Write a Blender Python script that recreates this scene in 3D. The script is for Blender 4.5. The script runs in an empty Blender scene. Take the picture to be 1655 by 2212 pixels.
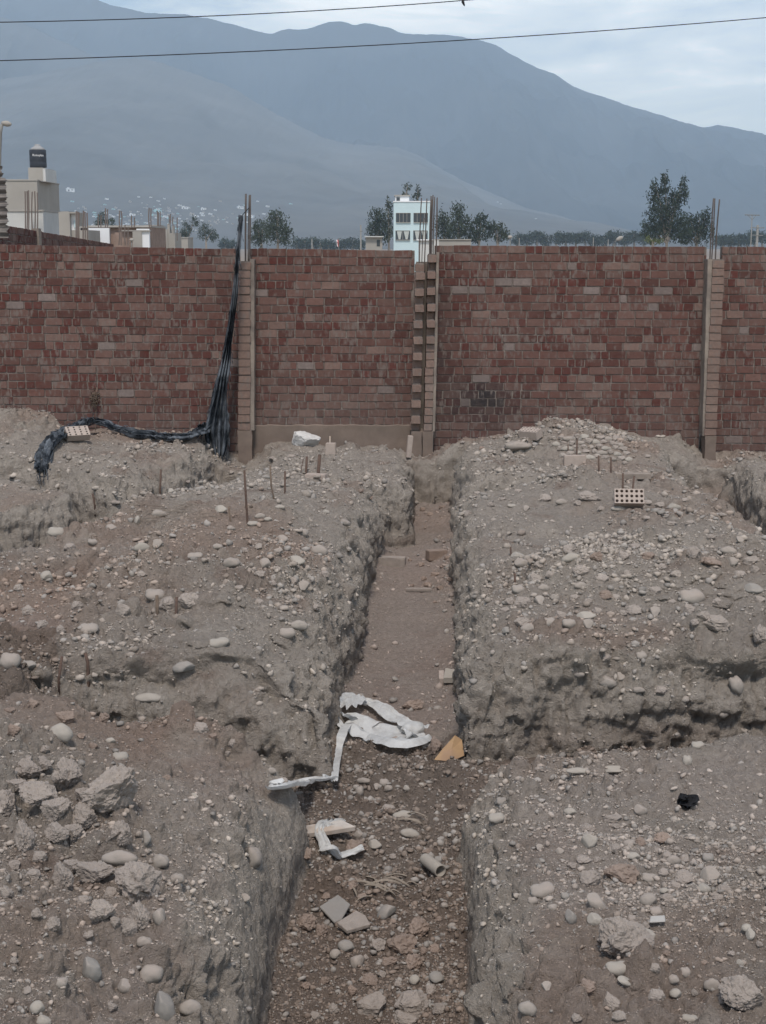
import bpy, bmesh, math, random
import numpy as np
from mathutils import Vector, Matrix
from mathutils.bvhtree import BVHTree

SC = bpy.context.scene
COL = SC.collection
R = math.radians
random.seed(7)
rng = np.random.default_rng(11)

# ---------------------------------------------------------------- camera
FPX, CX, CY = 3133.0, 827.5, 1106.0          # focal length and centre in the units of a 1655 x 2212 picture
PITCH = R(10.43)
CZ = 2.67
cam_d = bpy.data.cameras.new('camera')
cam = bpy.data.objects.new('camera', cam_d)
COL.objects.link(cam)
cam.location = (0, 0, CZ)
cam.rotation_euler = (R(90) - PITCH, 0, 0)
cam_d.sensor_fit = 'VERTICAL'
cam_d.sensor_height = 24.0
cam_d.lens = 24.0 * FPX / 2212.0
cam_d.clip_start = 0.1
cam_d.clip_end = 60000
SC.camera = cam

# ---------------------------------------------------------------- world, sun, exposure
SUN_EL, SUN_AZ = 58.0, 182.0                 # degrees; azimuth clockwise from +Y
w = bpy.data.worlds.new('World')
SC.world = w
w.use_nodes = True
nt = w.node_tree
nt.nodes.clear()
def wn(t, **k):
    n = nt.nodes.new(t)
    for a, b in k.items(): setattr(n, a, b)
    return n
sky = wn('ShaderNodeTexSky', sky_type='NISHITA', sun_disc=False)
sky.sun_elevation = R(SUN_EL); sky.sun_rotation = R(SUN_AZ)
sky.air_density = 1.3; sky.dust_density = .4; sky.ozone_density = 2.6
tc = wn('ShaderNodeTexCoord')
mp = wn('ShaderNodeMapping'); mp.inputs['Scale'].default_value = (1.6, 1.6, 9.0); mp.inputs['Rotation'].default_value = (0.0, R(-7), R(52))
nz1 = wn('ShaderNodeTexNoise'); nz1.inputs['Scale'].default_value = 2.3; nz1.inputs['Detail'].default_value = 7; nz1.inputs['Roughness'].default_value = .58
nz1.inputs['Distortion'].default_value = .5
rp = wn('ShaderNodeValToRGB'); rp.color_ramp.elements[0].position = .53; rp.color_ramp.elements[1].position = .78
rp.color_ramp.elements[0].color = (.05, .05, .05, 1); rp.color_ramp.elements[1].color = (.95, .95, .95, 1)
mx = wn('ShaderNodeMix', data_type='RGBA'); mx.inputs[7].default_value = (25.0, 23.0, 19.5, 1)
bg = wn('ShaderNodeBackground'); bg.inputs['Strength'].default_value = .125
wo = wn('ShaderNodeOutputWorld')
L = nt.links.new
L(tc.outputs['Generated'], mp.inputs['Vector']); L(mp.outputs[0], nz1.inputs['Vector']); L(nz1.outputs['Fac'], rp.inputs['Fac'])
gd = wn('ShaderNodeVectorMath', operation='DOT_PRODUCT'); L(tc.outputs['Generated'], gd.inputs[0]); gd.inputs[1].default_value = (.152, .963, .222)
gr_ = wn('ShaderNodeMapRange', interpolation_type='SMOOTHSTEP'); gr_.inputs[1].default_value = .962; gr_.inputs[2].default_value = 1.0; gr_.inputs[3].default_value = 0; gr_.inputs[4].default_value = .6; L(gd.outputs['Value'], gr_.inputs[0])
gn = wn('ShaderNodeMapRange'); gn.inputs[1].default_value = .32; gn.inputs[2].default_value = .56; gn.inputs[3].default_value = .15; gn.inputs[4].default_value = 1; L(nz1.outputs['Fac'], gn.inputs[0])
gm_ = wn('ShaderNodeMath', operation='MULTIPLY'); L(gr_.outputs[0], gm_.inputs[0]); L(gn.outputs[0], gm_.inputs[1])
ga = wn('ShaderNodeMath', operation='ADD', use_clamp=True); L(rp.outputs['Color'], ga.inputs[0]); L(gm_.outputs[0], ga.inputs[1])
L(ga.outputs[0], mx.inputs[0]); L(sky.outputs[0], mx.inputs[6]); L(mx.outputs[2], bg.inputs['Color']); L(bg.outputs[0], wo.inputs[0])

sun_d = bpy.data.lights.new('sun', 'SUN')
sun_d.energy = 2.8; sun_d.angle = R(10); sun_d.color = (1.0, .92, .84)
sun = bpy.data.objects.new('sun', sun_d); COL.objects.link(sun)
_a, _e = R(SUN_AZ), R(SUN_EL)
_d = Vector((math.sin(_a) * math.cos(_e), math.cos(_a) * math.cos(_e), math.sin(_e)))
sun.rotation_euler = _d.to_track_quat('Z', 'Y').to_euler()
sun.location = (0, -5, 30)

SC.view_settings.view_transform = 'Standard'
SC.view_settings.look = 'None'
SC.view_settings.exposure = 0.04
SC.view_settings.gamma = 1
SC.cycles.use_denoising = True
SC.cycles.max_bounces = 6
SC.cycles.diffuse_bounces = 3
SC.cycles.volume_bounces = 3

# ---------------------------------------------------------------- pixel <-> world helpers (1655 x 2212 picture units)
_c, _s = math.cos(PITCH), math.sin(PITCH)
def ray(px, py):
    a = (px - CX) / FPX; v = (py - CY) / FPX
    return Vector((a, _c - v * _s, -_s - v * _c))
def W(px, py, Y):
    d = ray(px, py)
    return Vector((d.x, d.y, d.z)) * (Y / d.y) + Vector((0, 0, CZ))
def Zat(py, Y): return W(CX, py, Y).z
def Xat(px, Y, py=530): return W(px, py, Y).x

# ---------------------------------------------------------------- numpy noise
def _hash(ix, iy, iz, seed):
    h = (ix.astype(np.int64) * 374761393 + iy.astype(np.int64) * 668265263 + iz.astype(np.int64) * 2147483647 + seed * 974711) & 0xffffffff
    h = ((h ^ (h >> 13)) * 1274126177) & 0xffffffff
    h = (h ^ (h >> 16)) & 0xffffffff
    h = (h * 2246822519) & 0xffffffff
    h = (h ^ (h >> 15)) & 0xffffffff
    return h.astype(np.float32) / np.float32(4294967295.0)
def vnoise(x, y, z, seed=0):
    xf, yf, zf = np.floor(x), np.floor(y), np.floor(z)
    ix, iy, iz = xf.astype(np.int64), yf.astype(np.int64), zf.astype(np.int64)
    u, v, w_ = (x - xf), (y - yf), (z - zf)
    u = u * u * (3 - 2 * u); v = v * v * (3 - 2 * v); w_ = w_ * w_ * (3 - 2 * w_)
    def g(a, b, c): return _hash(ix + a, iy + b, iz + c, seed)
    x00 = g(0, 0, 0) * (1 - u) + g(1, 0, 0) * u
    x10 = g(0, 1, 0) * (1 - u) + g(1, 1, 0) * u
    x01 = g(0, 0, 1) * (1 - u) + g(1, 0, 1) * u
    x11 = g(0, 1, 1) * (1 - u) + g(1, 1, 1) * u
    return ((x00 * (1 - v) + x10 * v) * (1 - w_) + (x01 * (1 - v) + x11 * v) * w_) * 2 - 1
def fbm(x, y, z, oct=4, seed=0, gain=.5):
    s = 0; a = 1.0; t = 0
    for o in range(oct):
        s = s + a * vnoise(x, y, z, seed + o); t += a
        a *= gain; x = x * 2.03 + 5.1; y = y * 2.03 + 1.7; z = z * 2.03 + 9.2
    return s / t
def worley(x, y, z, seed=0):
    ix, iy, iz = np.floor(x).astype(np.int64), np.floor(y).astype(np.int64), np.floor(z).astype(np.int64)
    f1 = np.full(x.shape, 9.0, np.float32); idv = np.zeros(x.shape, np.float32)
    for a in (-1, 0, 1):
        for b in (-1, 0, 1):
            for c in (-1, 0, 1):
                cx, cy, cz = ix + a, iy + b, iz + c
                r1 = _hash(cx, cy, cz, seed); r2 = _hash(cx, cy, cz, seed + 17); r3 = _hash(cx, cy, cz, seed + 31)
                d = (cx + r1 - x) ** 2 + (cy + r2 - y) ** 2 + (cz + r3 - z) ** 2
                m = d < f1
                f1 = np.where(m, d, f1).astype(np.float32); idv = np.where(m, r1, idv).astype(np.float32)
    return np.sqrt(f1), idv
def sstep(a, b, x):
    t = np.clip((x - a) / (b - a), 0, 1)
    return t * t * (3 - 2 * t)

# ---------------------------------------------------------------- object helpers
def tag(o, label=None, cat=None, group=None, kind=None):
    if label: o['label'] = label
    if cat: o['category'] = cat
    if group: o['group'] = group
    if kind: o['kind'] = kind
    return o
def empty(name, loc, rz=0.0):
    o = bpy.data.objects.new(name, None); COL.objects.link(o)
    o.location = loc; o.rotation_euler = (0, 0, rz); o.empty_display_size = .1
    return o
def mesh_np(name, V, F, mats, parent=None, smooth=False, midx=None, cols=None, tris=False):
    """V (n,3), F (m,3|4) arrays -> object"""
    me = bpy.data.meshes.new(name)
    V = np.asarray(V, np.float32); F = np.asarray(F, np.int32)
    k = F.shape[1]
    me.vertices.add(len(V)); me.vertices.foreach_set('co', V.ravel())
    me.loops.add(F.size); me.loops.foreach_set('vertex_index', F.ravel())
    me.polygons.add(len(F)); me.polygons.foreach_set('loop_start', np.arange(0, F.size, k, dtype=np.int32))
    me.polygons.foreach_set('loop_total', np.full(len(F), k, np.int32))
    if midx is not None: me.polygons.foreach_set('material_index', np.asarray(midx, np.int32))
    if cols is not None:
        ca = me.color_attributes.new('tint', 'FLOAT_COLOR', 'POINT'); ca.data.foreach_set('color', np.asarray(cols, np.float32).ravel())
    me.update(calc_edges=True)
    if smooth: me.shade_smooth()
    for m in (mats if isinstance(mats, (list, tuple)) else [mats]): me.materials.append(m)
    o = bpy.data.objects.new(name, me); COL.objects.link(o)
    if parent: o.parent = parent
    return o
class MB:
    """collects shapes; build() links them as one mesh object"""
    def __init__(s): s.v = []; s.f = []; s.m = []; s.c = []; s.cur = (1, 1, 1, 1); s.mi = 0
    def add(s, vs, fs):
        b = len(s.v); s.v += [tuple(p) for p in vs]; s.c += [s.cur] * len(vs)
        s.f += [tuple(i + b for i in f) for f in fs]; s.m += [s.mi] * len(fs)
        return s
    def box(s, a, b):
        x0, y0, z0 = a; x1, y1, z1 = b
        return s.add([(x0, y0, z0), (x1, y0, z0), (x1, y1, z0), (x0, y1, z0), (x0, y0, z1), (x1, y0, z1), (x1, y1, z1), (x0, y1, z1)],
                     [(0, 3, 2, 1), (4, 5, 6, 7), (0, 1, 5, 4), (1, 2, 6, 5), (2, 3, 7, 6), (3, 0, 4, 7)])
    def tube(s, pts, r, n=8, cap=True):
        pts = [Vector(p) for p in pts]; rr = r if isinstance(r, (list, tuple)) else [r] * len(pts)
        vs = []; fs = []
        for i, p in enumerate(pts):
            d = (pts[min(i + 1, len(pts) - 1)] - pts[max(i - 1, 0)]).normalized()
            a = d.cross(Vector((0, 0, 1))) if abs(d.z) < .95 else d.cross(Vector((1, 0, 0)))
            a.normalize(); b = d.cross(a)
            for k in range(n):
                t = 2 * math.pi * k / n
                vs.append(p + (a * math.cos(t) + b * math.sin(t)) * rr[i])
        for i in range(len(pts) - 1):
            for k in range(n):
                fs.append((i * n + k, i * n + (k + 1) % n, (i + 1) * n + (k + 1) % n, (i + 1) * n + k))
        if cap: fs.append(tuple(range(n))[::-1]); fs.append(tuple((len(pts) - 1) * n + k for k in range(n)))
        return s.add(vs, fs)
    def lathe(s, prof, c=(0, 0, 0), n=20):
        vs = []; fs = []
        for (r, z) in prof:
            for k in range(n):
                t = 2 * math.pi * k / n; vs.append((c[0] + r * math.cos(t), c[1] + r * math.sin(t), c[2] + z))
        for i in range(len(prof) - 1):
            for k in range(n): fs.append((i * n + k, i * n + (k + 1) % n, (i + 1) * n + (k + 1) % n, (i + 1) * n + k))
        fs.append(tuple(range(n))[::-1]); fs.append(tuple((len(prof) - 1) * n + k for k in range(n)))
        return s.add(vs, fs)
    def build(s, name, mats, parent=None, loc=None, smooth=False, bevel=0):
        me = bpy.data.meshes.new(name); me.from_pydata(s.v, [], s.f); me.update()
        me.polygons.foreach_set('material_index', s.m)
        ca = me.color_attributes.new('tint', 'FLOAT_COLOR', 'POINT'); ca.data.foreach_set('color', np.array(s.c, np.float32).ravel())
        for m in (mats if isinstance(mats, (list, tuple)) else [mats]): me.materials.append(m)
        if smooth: me.shade_smooth()
        o = bpy.data.objects.new(name, me); COL.objects.link(o)
        if parent: o.parent = parent
        if loc is not None: o.location = loc
        if bevel:
            bm = bmesh.new(); bm.from_mesh(me)
            bmesh.ops.bevel(bm, geom=list(bm.edges), offset=bevel, segments=2, affect='EDGES'); bm.to_mesh(me); bm.free()
        return o

# ---------------------------------------------------------------- materials
def mat(name, col, rough=.9, var=.12, scale=8.0, bump=0.0, bscale=40.0, tint=False, rnd=0.0, col2=None, mix_scale=3.0, mlo=.4, mhi=.65,
        spec=.2, detail=6, metallic=0.0, bdist=.01, trans=0.0, smear=None, dust=None, dust_amt=0.0):
    m = bpy.data.materials.new(name); m.use_nodes = True
    t = m.node_tree; ns = t.nodes; lk = t.links.new
    bs = ns['Principled BSDF']; bs.inputs['Roughness'].default_value = rough
    bs.inputs['Specular IOR Level'].default_value = spec; bs.inputs['Metallic'].default_value = metallic
    g = ns.new('ShaderNodeNewGeometry'); oc = ns.new('ShaderNodeTexCoord')
    def noise(sc, det=detail, ro=.6):
        n = ns.new('ShaderNodeTexNoise'); n.inputs['Scale'].default_value = sc; n.inputs['Detail'].default_value = det; n.inputs['Roughness'].default_value = ro
        lk(g.outputs['Position'], n.inputs['Vector']); return n
    def mixc(fac, a, b, bt='MIX'):
        x = ns.new('ShaderNodeMix'); x.data_type = 'RGBA'; x.blend_type = bt
        for s_, v in ((0, fac), (6, a), (7, b)):
            if hasattr(v, 'node'): lk(v, x.inputs[s_])
            else: x.inputs[s_].default_value = v
        return x.outputs[2]
    def ramp(src, lo, hi, a=0.0, b=1.0):
        r_ = ns.new('ShaderNodeMapRange'); r_.inputs[1].default_value = lo; r_.inputs[2].default_value = hi
        r_.inputs[3].default_value = a; r_.inputs[4].default_value = b; lk(src, r_.inputs[0]); return r_.outputs[0]
    c = (*col, 1)
    if col2 is not None:
        n0 = noise(mix_scale, 8); c = mixc(ramp(n0.outputs['Fac'], mlo, mhi), (*col, 1), (*col2, 1))
    if tint:
        a = ns.new('ShaderNodeAttribute'); a.attribute_name = 'tint'; c = mixc(1.0, a.outputs['Color'], c, 'MULTIPLY')
    if rnd:
        oi = ns.new('ShaderNodeObjectInfo'); v = ramp(oi.outputs['Random'], 0, 1, 1 - rnd, 1 + rnd)
        cc = ns.new('ShaderNodeCombineColor'); 
        for i_ in range(3): lk(v, cc.inputs[i_])
        c = mixc(1.0, c, cc.outputs[0], 'MULTIPLY')
    if var:
        n1 = noise(scale); v = ramp(n1.outputs['Fac'], .25, .75, 1 - var, 1 + var)
        cc = ns.new('ShaderNodeCombineColor')
        for i_ in range(3): lk(v, cc.inputs[i_])
        c = mixc(1.0, c, cc.outputs[0], 'MULTIPLY')
    if dust is not None:
        n2 = noise(9.0, 5); sx = ns.new('ShaderNodeSeparateXYZ'); lk(g.outputs['Normal'], sx.inputs[0])
        ad = ns.new('ShaderNodeMath'); ad.operation = 'ADD'; lk(ramp(sx.outputs[2], -.2, .9, 0, .6), ad.inputs[0]); lk(ramp(n2.outputs['Fac'], .35, .65, 0, .5), ad.inputs[1])
        ml = ns.new('ShaderNodeMath'); ml.operation = 'MULTIPLY'; ml.use_clamp = True; lk(ad.outputs[0], ml.inputs[0]); ml.inputs[1].default_value = dust_amt
        c = mixc(ml.outputs[0], c, (*dust, 1))
    if smear is not None:
        mpp = ns.new('ShaderNodeMapping'); mpp.inputs['Scale'].default_value = (26, 26, 9); lk(g.outputs['Position'], mpp.inputs['Vector'])
        n4 = ns.new('ShaderNodeTexNoise'); n4.inputs['Scale'].default_value = 1.0; n4.inputs['Detail'].default_value = 5; lk(mpp.outputs[0], n4.inputs['Vector'])
        n5 = noise(1.7, 4); ad2 = ns.new('ShaderNodeMath'); ad2.operation = 'ADD'; lk(n4.outputs['Fac'], ad2.inputs[0]); lk(ramp(n5.outputs['Fac'], .3, .7, -.07, .09), ad2.inputs[1])
        c = mixc(ramp(ad2.outputs[0], .54, .68, 0, .75), c, (*smear, 1))
    if hasattr(c, 'node'): lk(c, bs.inputs['Base Color'])
    else: bs.inputs['Base Color'].default_value = c
    if bump:
        n3 = noise(bscale, 8, .7); b = ns.new('ShaderNodeBump'); b.inputs['Strength'].default_value = bump; b.inputs['Distance'].default_value = bdist
        lk(n3.outputs['Fac'], b.inputs['Height']); lk(b.outputs[0], bs.inputs['Normal'])
    if trans:
        tr = ns.new('ShaderNodeBsdfTranslucent'); 
        if hasattr(c, 'node'): lk(c, tr.inputs['Color'])
        else: tr.inputs['Color'].default_value = c
        mxs = ns.new('ShaderNodeMixShader'); mxs.inputs[0].default_value = trans
        lk(bs.outputs[0], mxs.inputs[1]); lk(tr.outputs[0], mxs.inputs[2]); lk(mxs.outputs[0], ns['Material Output'].inputs[0])
    return m
HAZE_D = 2.0e-4
DUST = (.30, .256, .222)
M = {}
M['soil'] = mat('dry_soil', (1, 1, 1), 1, .2, 26, bump=1.0, bscale=48, tint=True, spec=.03, bdist=.055)
M['ground'] = mat('bare_ground', (.24, .2, .165), 1, .2, .4, spec=.05)
M['cobble'] = mat('river_stone', (.25, .228, .2), .9, .15, 30, bump=.5, bscale=90, rnd=.16, dust=DUST, dust_amt=.95, bdist=.004)
M['cobble_blue'] = mat('blue_grey_stone', (.2, .195, .18), .9, .12, 30, bump=.4, bscale=90, rnd=.1, dust=DUST, dust_amt=.6, bdist=.004)
M['cobble_pale'] = mat('pale_stone', (.31, .285, .25), .9, .12, 30, bump=.5, bscale=90, rnd=.12, dust=(.31, .275, .235), dust_amt=.8, bdist=.004)
M['rock'] = mat('dusty_rock', (.295, .256, .225), .95, .22, 18, bump=1.0, bscale=45, rnd=.13, dust=DUST, dust_amt=.6, bdist=.012)
M['clod'] = mat('reddish_clod', (.235, .175, .14), 1, .22, 16, bump=.8, bscale=60, rnd=.14, dust=DUST, dust_amt=.3, bdist=.014)
M['gravel'] = mat('gravel', (1, 1, 1), 1, .15, 40, tint=True, spec=.1)
M['brick'] = mat('clay_brick', (.68, .67, .69), .95, .22, 26, bump=.5, bscale=70, tint=True, spec=.12, bdist=.006, dust=(.12, .09, .08), dust_amt=.45, smear=(.165, .137, .122))
M['mortar'] = mat('mortar', (.185, .16, .142), 1, .35, 14, bump=.9, bscale=50, spec=.05, bdist=.012, col2=(.15, .12, .105), mix_scale=4)
M['concrete'] = mat('concrete', (.26, .22, .185), .95, .16, 12, bump=.4, bscale=40, spec=.1, bdist=.006, col2=(.17, .145, .128), mix_scale=2.5)
M['plinth'] = mat('plaster_base', (.18, .14, .115), .95, .15, 6, bump=.4, bscale=30, spec=.1, bdist=.006, col2=(.15, .12, .1), mix_scale=2)
M['rust'] = mat('rusty_steel', (.10, .065, .05), .8, .3, 60, spec=.3, bump=.3, bscale=200)
M['rust_grey'] = mat('weathered_rebar', (.09, .075, .068), .8, .25, 50, spec=.3)
M['net'] = mat('black_netting', (.03, .035, .042), 1, .3, 40, spec=.02, col2=(.17, .19, .215), mix_scale=4, mlo=.42, mhi=.62, bump=.6, bscale=90, trans=.15)
M['plastic'] = mat('white_plastic', (.66, .66, .645), .55, .12, 20, spec=.3, trans=.3, bump=.9, bscale=28, bdist=.012, col2=(.5, .48, .45), mix_scale=9, mlo=.5, mhi=.75)
M['card'] = mat('cardboard', (.36, .235, .13), .9, .15, 14, spec=.1, col2=(.26, .17, .11), mix_scale=7)
M['wood'] = mat('dusty_wood', (.36, .29, .235), .9, .15, 12, bump=.3, bscale=60, col2=(.42, .38, .34), mix_scale=7)
M['stick'] = mat('dry_stick', (.14, .105, .08), .9, .25, 40)
M['tile'] = mat('grey_tile', (.2, .19, .175), .7, .1, 20, dust=DUST, dust_amt=.3)
M['white'] = mat('white_scrap', (.36, .345, .32), .8, .06, 20)
M['black'] = mat('black_rag', (.012, .012, .014), .8, .2, 30)
M['slab'] = mat('white_slab_rock', (.55, .54, .52), .85, .08, 12, bump=.3, bscale=30, col2=(.47, .45, .43), mix_scale=3)
M['hbrick'] = mat('hollow_brick_clay', (.36, .3, .26), .95, .12, 26, bump=.3, bscale=70)
M['dark'] = mat('dark_hole', (.03, .028, .026), 1, 0)
M['straw'] = mat('dry_straw', (.23, .195, .16), .9, .25, 30, rnd=0)
# ================================================================ the excavated ground
ZB = -1.3
def xl(Y): return -.5 + .045 * (Y - 5.75)
def xr(Y): return .37 + .044 * (Y - 5.75)
POLYS = {                                     # raised blocks of earth left between the foundation trenches: base outlines
 'a': [(-7, -1), (xl(-1), -1), (xl(7.6), 7.6), (-.62, 7.85), (-7, 7.9)],
 'b': [(-.42, 8.8), (xl(12), 12), (-.02, 16.5), (.33, 16.85), (.4, 19.3), (.2, 19.9), (-1.45, 19.9), (-1.62, 17.3), (-2.0, 16.4), (-3.35, 13.0), (-5.2, 9.6), (-7, 8.9)],
 'c': [(-2.3, 19.9), (-2.32, 17.5), (-2.7, 16.4), (-3.0, 15.95), (-3.45, 16.3), (-4.0, 17.2), (-5, 17.6), (-8, 18), (-8, 19.9)],
 'd': [(-3.3, 15.45), (-3.45, 14.9), (-4.1, 14.0), (-5.6, 11.6), (-8, 11), (-8, 17.0), (-4.7, 16.8), (-3.9, 16.2)],
 'e': [(xr(-1), -1), (xr(7.6), 7.6), (.62, 8.05), (2.15, 8.08), (2.3, 8.35), (7, 8.45), (7, -1)],
 'f': [(.53, 8.95), (.68, 12), (.8, 15.4), (1.55, 15.5), (1.6, 16.15), (.84, 16.2), (.93, 18.9), (1.1, 19.9), (3.4, 19.9), (3.75, 18.6), (3.55, 16.0), (3.62, 12), (3.6, 9.2)],
 'g': [(4.4, 9), (4.45, 16), (4.5, 18.9), (9, 19.2), (9, 9)],
 'h': [(-9, 19.75), (.2, 19.6), (1.0, 19.5), (9, 19.75), (9, 22.5), (-9, 22.5)],
}
CTRL = np.array([
 # left foreground block
 (-.5, 7.5, -.16), (-1.1, 7.8, .1), (-1.8, 7.9, .28), (-2.8, 8, .34), (-.6, 6, .06), (-1.2, 6.2, .18), (-2.2, 6.3, .36), (-.6, 4.4, .18), (-1.6, 4.6, .34), (-1, 2.5, .3), (-3.5, 5, .25),
 # second left
 (-.4, 9.1, -.12), (-.9, 9.15, .14), (-2, 9.2, .12), (-3.2, 9.5, .04), (-.35, 10.5, .08), (-1.2, 10.8, .34), (-2.4, 11.4, .2), (-.2, 12.6, .06), (-1.4, 12.8, .3), (-2.6, 12.9, .06), (-3.3, 12.8, -.08),
 (-2.75, 13.9, .05), (-1.4, 14.6, .2), (-.1, 14.8, .02), (-2.4, 15.1, .08), (-2.0, 16.0, .02), (-.05, 16.2, -.05), (-1.1, 16.6, .08), (.25, 17.5, -.05), (-.7, 18.3, -.03), (-1.5, 17.8, -.05), (.2, 19.5, -.08), (-1.2, 19.6, -.1),
 # far left
 (-4, 14.6, .0), (-5.5, 14.5, .05), (-3.4, 15.4, .04), (-4.6, 16.4, .1), (-3.0, 16.2, .02), (-3.4, 17.2, .08), (-2.6, 17.6, .04), (-2.5, 19.0, .03), (-3.6, 19.2, .06), (-4.6, 18.8, .2), (-5.0, 19.6, .42), (-6, 19.4, .3),
 # right foreground
 (.55, 7.7, -.22), (1.4, 7.9, -.14), (2.2, 8.1, .0), (3, 8.3, .04), (.5, 6.2, .02), (1.3, 6.4, -.02), (2.4, 6.6, -.05), (.55, 4.6, .15), (1.4, 4.7, .12), (2.6, 4.6, .12), (1, 2.5, .3), (4, 5, .1),
 # second right
 (.6, 9.3, .05), (1.2, 9.35, .13), (2.2, 9.35, .12), (3.2, 9.4, .05), (.75, 10.6, .1), (1.6, 10.8, .38), (2.8, 11, .42), (3.5, 11, .15), (.85, 12.2, .04), (1.5, 12.6, .0), (2.6, 12.4, .3), (3.5, 13.2, .1),
 (1.4, 13.6, .08), (2.6, 14.2, .2), (3.4, 14.6, .1), (.9, 15, .1), (1.8, 15.2, .16), (2.8, 15.6, .12), (.95, 16.6, .0), (2, 16.8, .06), (3.4, 16.6, .02), (1.2, 18, .08), (2.2, 18.8, .24), (2.5, 19.4, .3), (3.2, 18.6, .12), (1.2, 19.5, .05),
 # right, beyond the side trench
 (4.6, 14, .0), (4.7, 17, -.05), (5.5, 18, -.1), (5.2, 19.4, -.2), (6, 15, 0),
 # strip along the foot of the brick wall
 (-6, 20.5, .3), (-4, 20.4, .06), (-2.6, 20.4, .0), (-1.94, 20.1, -.42), (-1.94, 20.6, -.35), (-1.4, 20.5, -.12), (-.3, 20.5, -.15), (.25, 20.3, -.2), (.57, 20.0, -.37), (.57, 20.6, -.35), (1.0, 20.4, -.12), (1.8, 20.4, .0), (2.8, 20.4, .1), (4, 20.4, .0), (4.62, 20.2, -.38), (5.2, 20.3, -.24), (6.5, 20.4, -.2),
], np.float32)
def top_height(x, y):
    num = np.zeros_like(x); den = np.zeros_like(x)
    for (a, b, c) in CTRL:
        d2 = (x - a) ** 2 + ((y - b) * .9) ** 2 + .06
        wgt = 1 / (d2 * d2); num += wgt * c; den += wgt
    return num / den
def poly_sd(x, y, P):
    """signed distance, positive inside"""
    d = np.full(x.shape, 1e9, np.float32); ins = np.zeros(x.shape, bool); n = len(P)
    for i in range(n):
        ax, ay = P[i]; bx, by = P[(i + 1) % n]
        ex, ey = bx - ax, by - ay; wx, wy = x - ax, y - ay
        t = np.clip((wx * ex + wy * ey) / (ex * ex + ey * ey), 0, 1)
        d = np.minimum(d, (wx - ex * t) ** 2 + (wy - ey * t) ** 2)
        c = ((ay <= y) & (by > y)) | ((by <= y) & (ay > y))
        xx = ax + (y - ay) * ex / (ey if abs(ey) > 1e-9 else 1e-9)
        ins ^= c & (x < xx)
    d = np.sqrt(d); return np.where(ins, d, -d)
def floor_height(x, y):
    cxm = (xl(y) + xr(y)) / 2
    f = -.72 - .010 * np.clip(y - 5, 0, 14) + .03 * fbm(x * 1.7, y * 1.3, x * 0 + 3.3, 3, 5)
    e = np.abs(x - cxm)
    f = f + .06 * sstep(.2, .5, e)                         # fallen earth banked against the sides
    f = f + .10 * np.exp(-((y - 9.2) / .9) ** 2) * sstep(-.3, .5, x - cxm) + .10 * np.exp(-((y - 16.2) / 1.2) ** 2 - ((x - .75) / .22) ** 2)
    f = f + .72 * (1 - sstep(-2.5, -1.25, x)) * sstep(7.2, 7.8, y) * (1 - sstep(9.6, 10.4, y))
    f = f + .10 * np.exp(-((y - 18.9) / .5) ** 2) * sstep(.3, 1.1, x)
    return f
def base_height(x, y):
    wx = .09 * fbm(x * 1.6, y * 1.6, x * 0, 3, 40) + .03 * fbm(x * 7, y * 7, x * 0, 3, 41)
    wy = .09 * fbm(x * 1.6, y * 1.6, x * 0 + 7, 3, 44) + .03 * fbm(x * 7, y * 7, x * 0, 3, 45)
    X, Y = x + wx * .8, y + wy
    th = top_height(x, y); th = th + .08 * fbm(x * 1.3, y * 1.3, x * 0, 3, 60) + .04 * fbm(x * 4.5, y * 4.5, x * 0, 3, 63)
    fl = floor_height(x, y)
    h = fl.copy()
    for k, P in POLYS.items():
        d = poly_sd(X, Y, P)
        wd = {'a': .4, 'e': .4, 'b': .36, 'f': .3, 'h': .16}.get(k, .3)
        wd = wd * (1 + .35 * fbm(x * .9, y * .9, x * 0 + 2, 2, 70))
        if k in 'bf': wd = wd * (1 + (.9 if k == 'b' else .45) * (1 - sstep(9.6, 10.4, y)))
        t = np.clip(1 - d / wd, 0, 1)
        s = np.where(d > 0, (1 - t ** 2.0) ** (1 / (2.5 if k in 'ae' else 3.2)), 0)
        # slump at the corner of the second left block
        h = np.maximum(h, fl + (th - fl) * s)
    return h, th
# warped grid: cells grow with distance from the camera
u_in = np.arange(-.305, .3051, .00125)
g = .0022; tail = [.305]
while tail[-1] < 1.0: tail.append(tail[-1] + g); g *= 1.035
tail = np.array(tail[1:]); UG = np.concatenate([-tail[::-1], u_in, tail]).astype(np.float64)
sv = [math.log(2.2)]
while math.exp(sv[-1]) < 22.0:
    y_ = math.exp(sv[-1]); sv.append(sv[-1] + (.006 if y_ < 3.9 else .0019))
SG = np.exp(np.array(sv)); NI, NJ = len(UG), len(SG)
YY = np.repeat(SG[None, :], NI, 0); XX = UG[:, None] * YY
DZ = .0021 * np.maximum(SG, 4.0)
hh, _th = base_height(XX.astype(np.float32), YY.astype(np.float32))
q = (hh - ZB) / DZ[None, :]
K0 = np.floor(q).astype(np.int64)
I, J = np.meshgrid(np.arange(NI), np.arange(NJ), indexing='ij')
def cellkey(i, j, k): return (i * 4096 + j) * 4096 + k
E_P = []; E_C = []
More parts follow.
